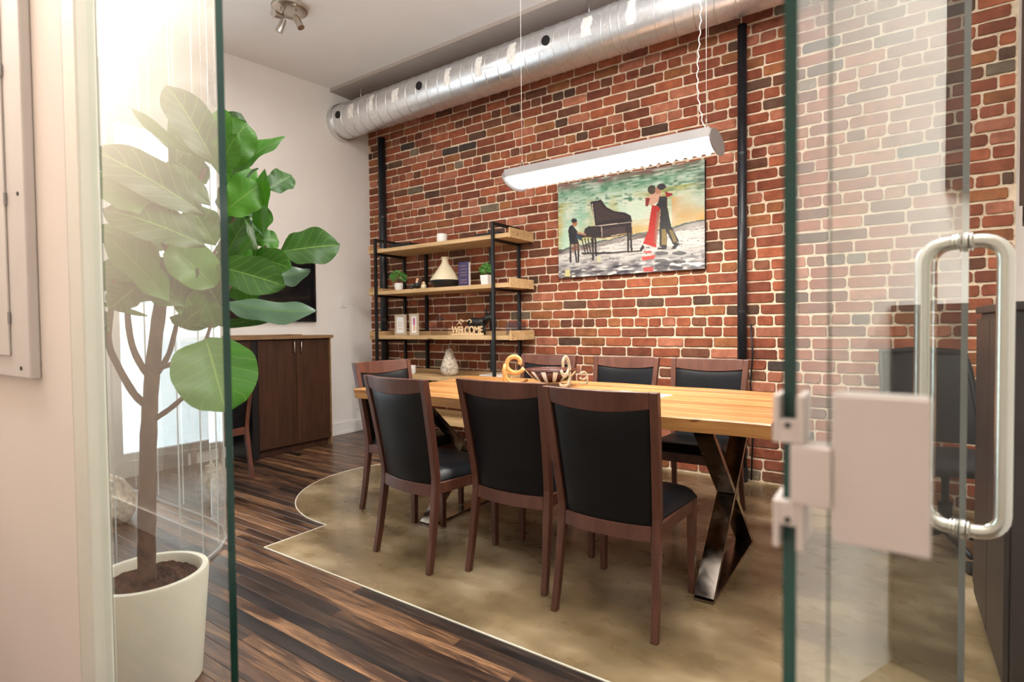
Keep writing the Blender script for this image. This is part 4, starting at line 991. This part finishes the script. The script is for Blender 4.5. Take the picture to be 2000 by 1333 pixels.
def leaf(base, tip, wd, roll, seed):
    r = random.Random(seed); b, t = Vector(base)-OF, Vector(tip)-OF; ax = (t-b); L_ = ax.length; ax.normalize()
    nrm = (CAMP-(Vector(base)+Vector(tip))/2).normalized(); nrm = (nrm*.8+Vector((0,0,.45))); nrm = (nrm-ax*nrm.dot(ax)).normalized()
    nrm = Matrix.Rotation(R_(roll), 3, ax) @ nrm; sd = ax.cross(nrm).normalized(); round_ = wd/L_ > .75
    ph, am = r.uniform(0, 6), r.uniform(.5, 1.2); nu, nv = 8, 14; curl = r.uniform(-.10, .02)
    def prof(v):
        if round_: return math.sqrt(max(0, 1-(2*v-1)**2))
        return (.28*math.exp(-((v-.2)/.13)**2)+ (math.sin(math.pi*min(1, v)**1.35)**.75)*.98)*(1 if v > .04 else v/.04)
    V = []; UV = []
    for j in range(nv+1):
        v = j/nv; vv = .002+v*.996; w_ = wd/2*min(1.02, prof(vv)) if v < 1 else .001
        for i in range(nu+1):
            a = i/nu*2-1; wav = .055*wd*am*math.sin(v*15+ph+a*1.4)*abs(a)**1.5
            h = abs(a)*.20*w_-(a*a)*.02*wd+wav+curl*L_*(v*v)*1.6+.08*L_*math.sin(v*math.pi)*.5
            V.append(b+ax*(v*L_)+sd*(a*w_)+nrm*h); UV.append((i/nu, v))
    F_ = [(j*(nu+1)+i, j*(nu+1)+i+1, (j+1)*(nu+1)+i+1, (j+1)*(nu+1)+i) for j in range(nv) for i in range(nu)]
    me = bpy.data.meshes.new('leaf'); me.from_pydata([tuple(p) for p in V], [], F_); me.update()
    if me.polygons[len(F_)//2].normal.dot(nrm) < 0: me.flip_normals()
    uvl = me.uv_layers.new(name='UVMap'); 
    for lp in me.loops: uvl.data[lp.index].uv = UV[lp.vertex_index]
    me.polygons.foreach_set('use_smooth', [True]*len(me.polygons)); me.materials.append(M['leaf'])
    o = link('leaf', me, fig); g = r.uniform(.45, 1.9); o.color = (g*r.uniform(.85, 1.15), g, g*r.uniform(.7, 1.1), 1)
for i, (b, t, w_, r) in enumerate(LEAVES):
    leaf(b, t, w_, r if i not in (13, 16, 9) else (r+180 if i in (13, 16) else r), 100+i)

# ================================================================== RIGHT SIDE OF THE ROOM
sb = thing('tall_sideboard', 'dark wood cabinet against the right wall behind the door handle', 'cabinet', (5.21, -1.68, 0))
MB().prism([(-.44,.06), (.42,.06), (.30,.95), (.24,1.15), (-.44,1.15)], 'x', -.15, .125).build('body', M['ebony'], sb, bevel=.004)
MB().box(-.13, .120, -.42, .38, .006, .0595).build('plinth', M['black_metal'], sb)
MB().box(-.165, .130, -.455, .255, 1.1505, 1.175).build('top', M['ebony'], sb, bevel=.003)
for a_, b_ in ((-.43, -.105), (-.095, .23)): MB().box(-.164, -.1505, a_, b_, .09, 1.13).build('door', M['ebony'], sb, bevel=.002)
wcb = thing('wall_cabinet', 'dark wall-mounted cabinet high on the right wall, seen mirrored in the glass door', 'wall cabinet', (5.35, -1.35, 2.05))
MB().box(-.11, -.002, -.37, .37, -.45, .45).build('body', M['ebony'], wcb, bevel=.003)
for a_, b_ in ((-.365, -.003), (.003, .365)): MB().box(-.125, -.1105, a_, b_, -.44, .44).build('door', M['ebony'], wcb, bevel=.002)
oc = thing('office_chair', 'black swivel office chair seen through the glass door', 'chair', (5.00, -.80, .0045), R_(200))
MB().grid(lambda u, v: ((u-.5)*(.44-.06*v), -.20-.10*v**2+.05*(2*u-1)**2, .50+.46*v), 10, 10).build('backrest', M['office_black'], oc, smooth=True, fix=False)
bfr = [(( -.22+.03*k/6), -.15-.10*(k/6)**2, .48+.48*k/6) for k in range(7)]
MB().tube(bfr+[(0,-.30,.975)]+[(-p[0], p[1], p[2]) for p in reversed(bfr)], .014, 10).build('back_frame', M['black_metal'], oc, smooth=True)
MB().loft([[(a*s, b*s*.95, z) for a, b in [(math.copysign(abs(math.cos(t))**.5, math.cos(t)), math.copysign(abs(math.sin(t))**.5, math.sin(t))) for t in np.linspace(0, 2*math.pi, 28, endpoint=False)]] for s, z in ((.18,.41), (.235,.42), (.245,.45), (.22,.475), (.12,.48))]).build('seat', M['office_black'], oc, smooth=True)
MB().tube([(0,-.10,.40), (0,-.20,.42), (0,-.215,.58)], .02, 8).build('back_bracket', M['black_metal'], oc, smooth=True)
MB().tube([(0,0,.10), (0,0,.25), (0,0,.25), (0,0,.409)], [.028,.028,.016,.016], 14).build('gas_post', M['black_metal'], oc, angle=40)
for s in (-1, 1): MB().tube([(s*.20,.02,.43), (s*.27,.02,.45), (s*.275,.0,.62)], .012, 8).tube([(s*.275,-.10,.63), (s*.275,.12,.63)], .020, 10).build('armrest', M['black_metal'], oc, smooth=True)
for k in range(5):
    a = 2*math.pi*k/5+.3; c_, s_ = math.cos(a), math.sin(a)
    lg = MB().tube([(.02*c_,.02*s_,.11), (.24*c_,.24*s_,.075)], [.020,.013], 8).build('leg', M['black_metal'], oc, smooth=True)
    MB().tube([(.24*c_-.018*s_,.24*s_+.018*c_,.028), (.24*c_+.018*s_,.24*s_-.018*c_,.028)], .027, 14).build('castor', M['black_metal'], lg, angle=40)
wbx = thing('wall_frame', 'dark frame hanging on the right white wall at the picture edge', 'frame', (5.35, -.42, 1.80))
MB().box(-.016, -.002, -.14, -.12, -.19, .19).box(-.016, -.002, .10, .12, -.19, .19).box(-.016, -.002, -.12, .10, -.19, -.17).box(-.016, -.002, -.12, .10, .17, .19).build('frame', M['black_metal'], wbx)
MB().box(-.010, -.002, -.1195, .0995, -.1695, .1695).build('print', M['grey_fabric'], wbx)

# ================================================================== ELECTRICAL PANEL ON THE HALL WALL
ep = thing('electrical_panel', 'light grey electrical panel box on the hall wall', 'electrical panel', (2.79, -3.7025, 0))
MB().box(-.34, .296, -.022, 0, 1.005, 2.40).build('casing', M['panel_grey'], ep, bevel=.004)
d = MB().box(-.26, .155, -.027, -.0225, 1.06, 2.33).build('door', M['panel_grey'], ep, bevel=.0015)
MB().box(.14, .142, -.0222, -.0212, 1.08, 2.31).build('door_fold', M['black_metal'], d) if False else None
for z in (1.14, 1.44, 1.76):
    MB().tube([(.1605, -.026, z), (.1605, -.026, z+.03)], .0035, 10).build('hinge', M['grey_metal'], ep)
for x, z in ((.232, 1.03), (.25, 1.455), (-.30, 1.03)):
    MB().tube([(x, -.0225, z), (x, -.0245, z)], .005, 12).build('screw', M['black_metal'], ep)
print('objects', len(bpy.data.objects), 'tris', sum(len(o.data.loop_triangles) if False else sum(len(p.vertices)-2 for p in o.data.polygons) for o in bpy.data.objects if o.type == 'MESH' and o.data.users < 3))
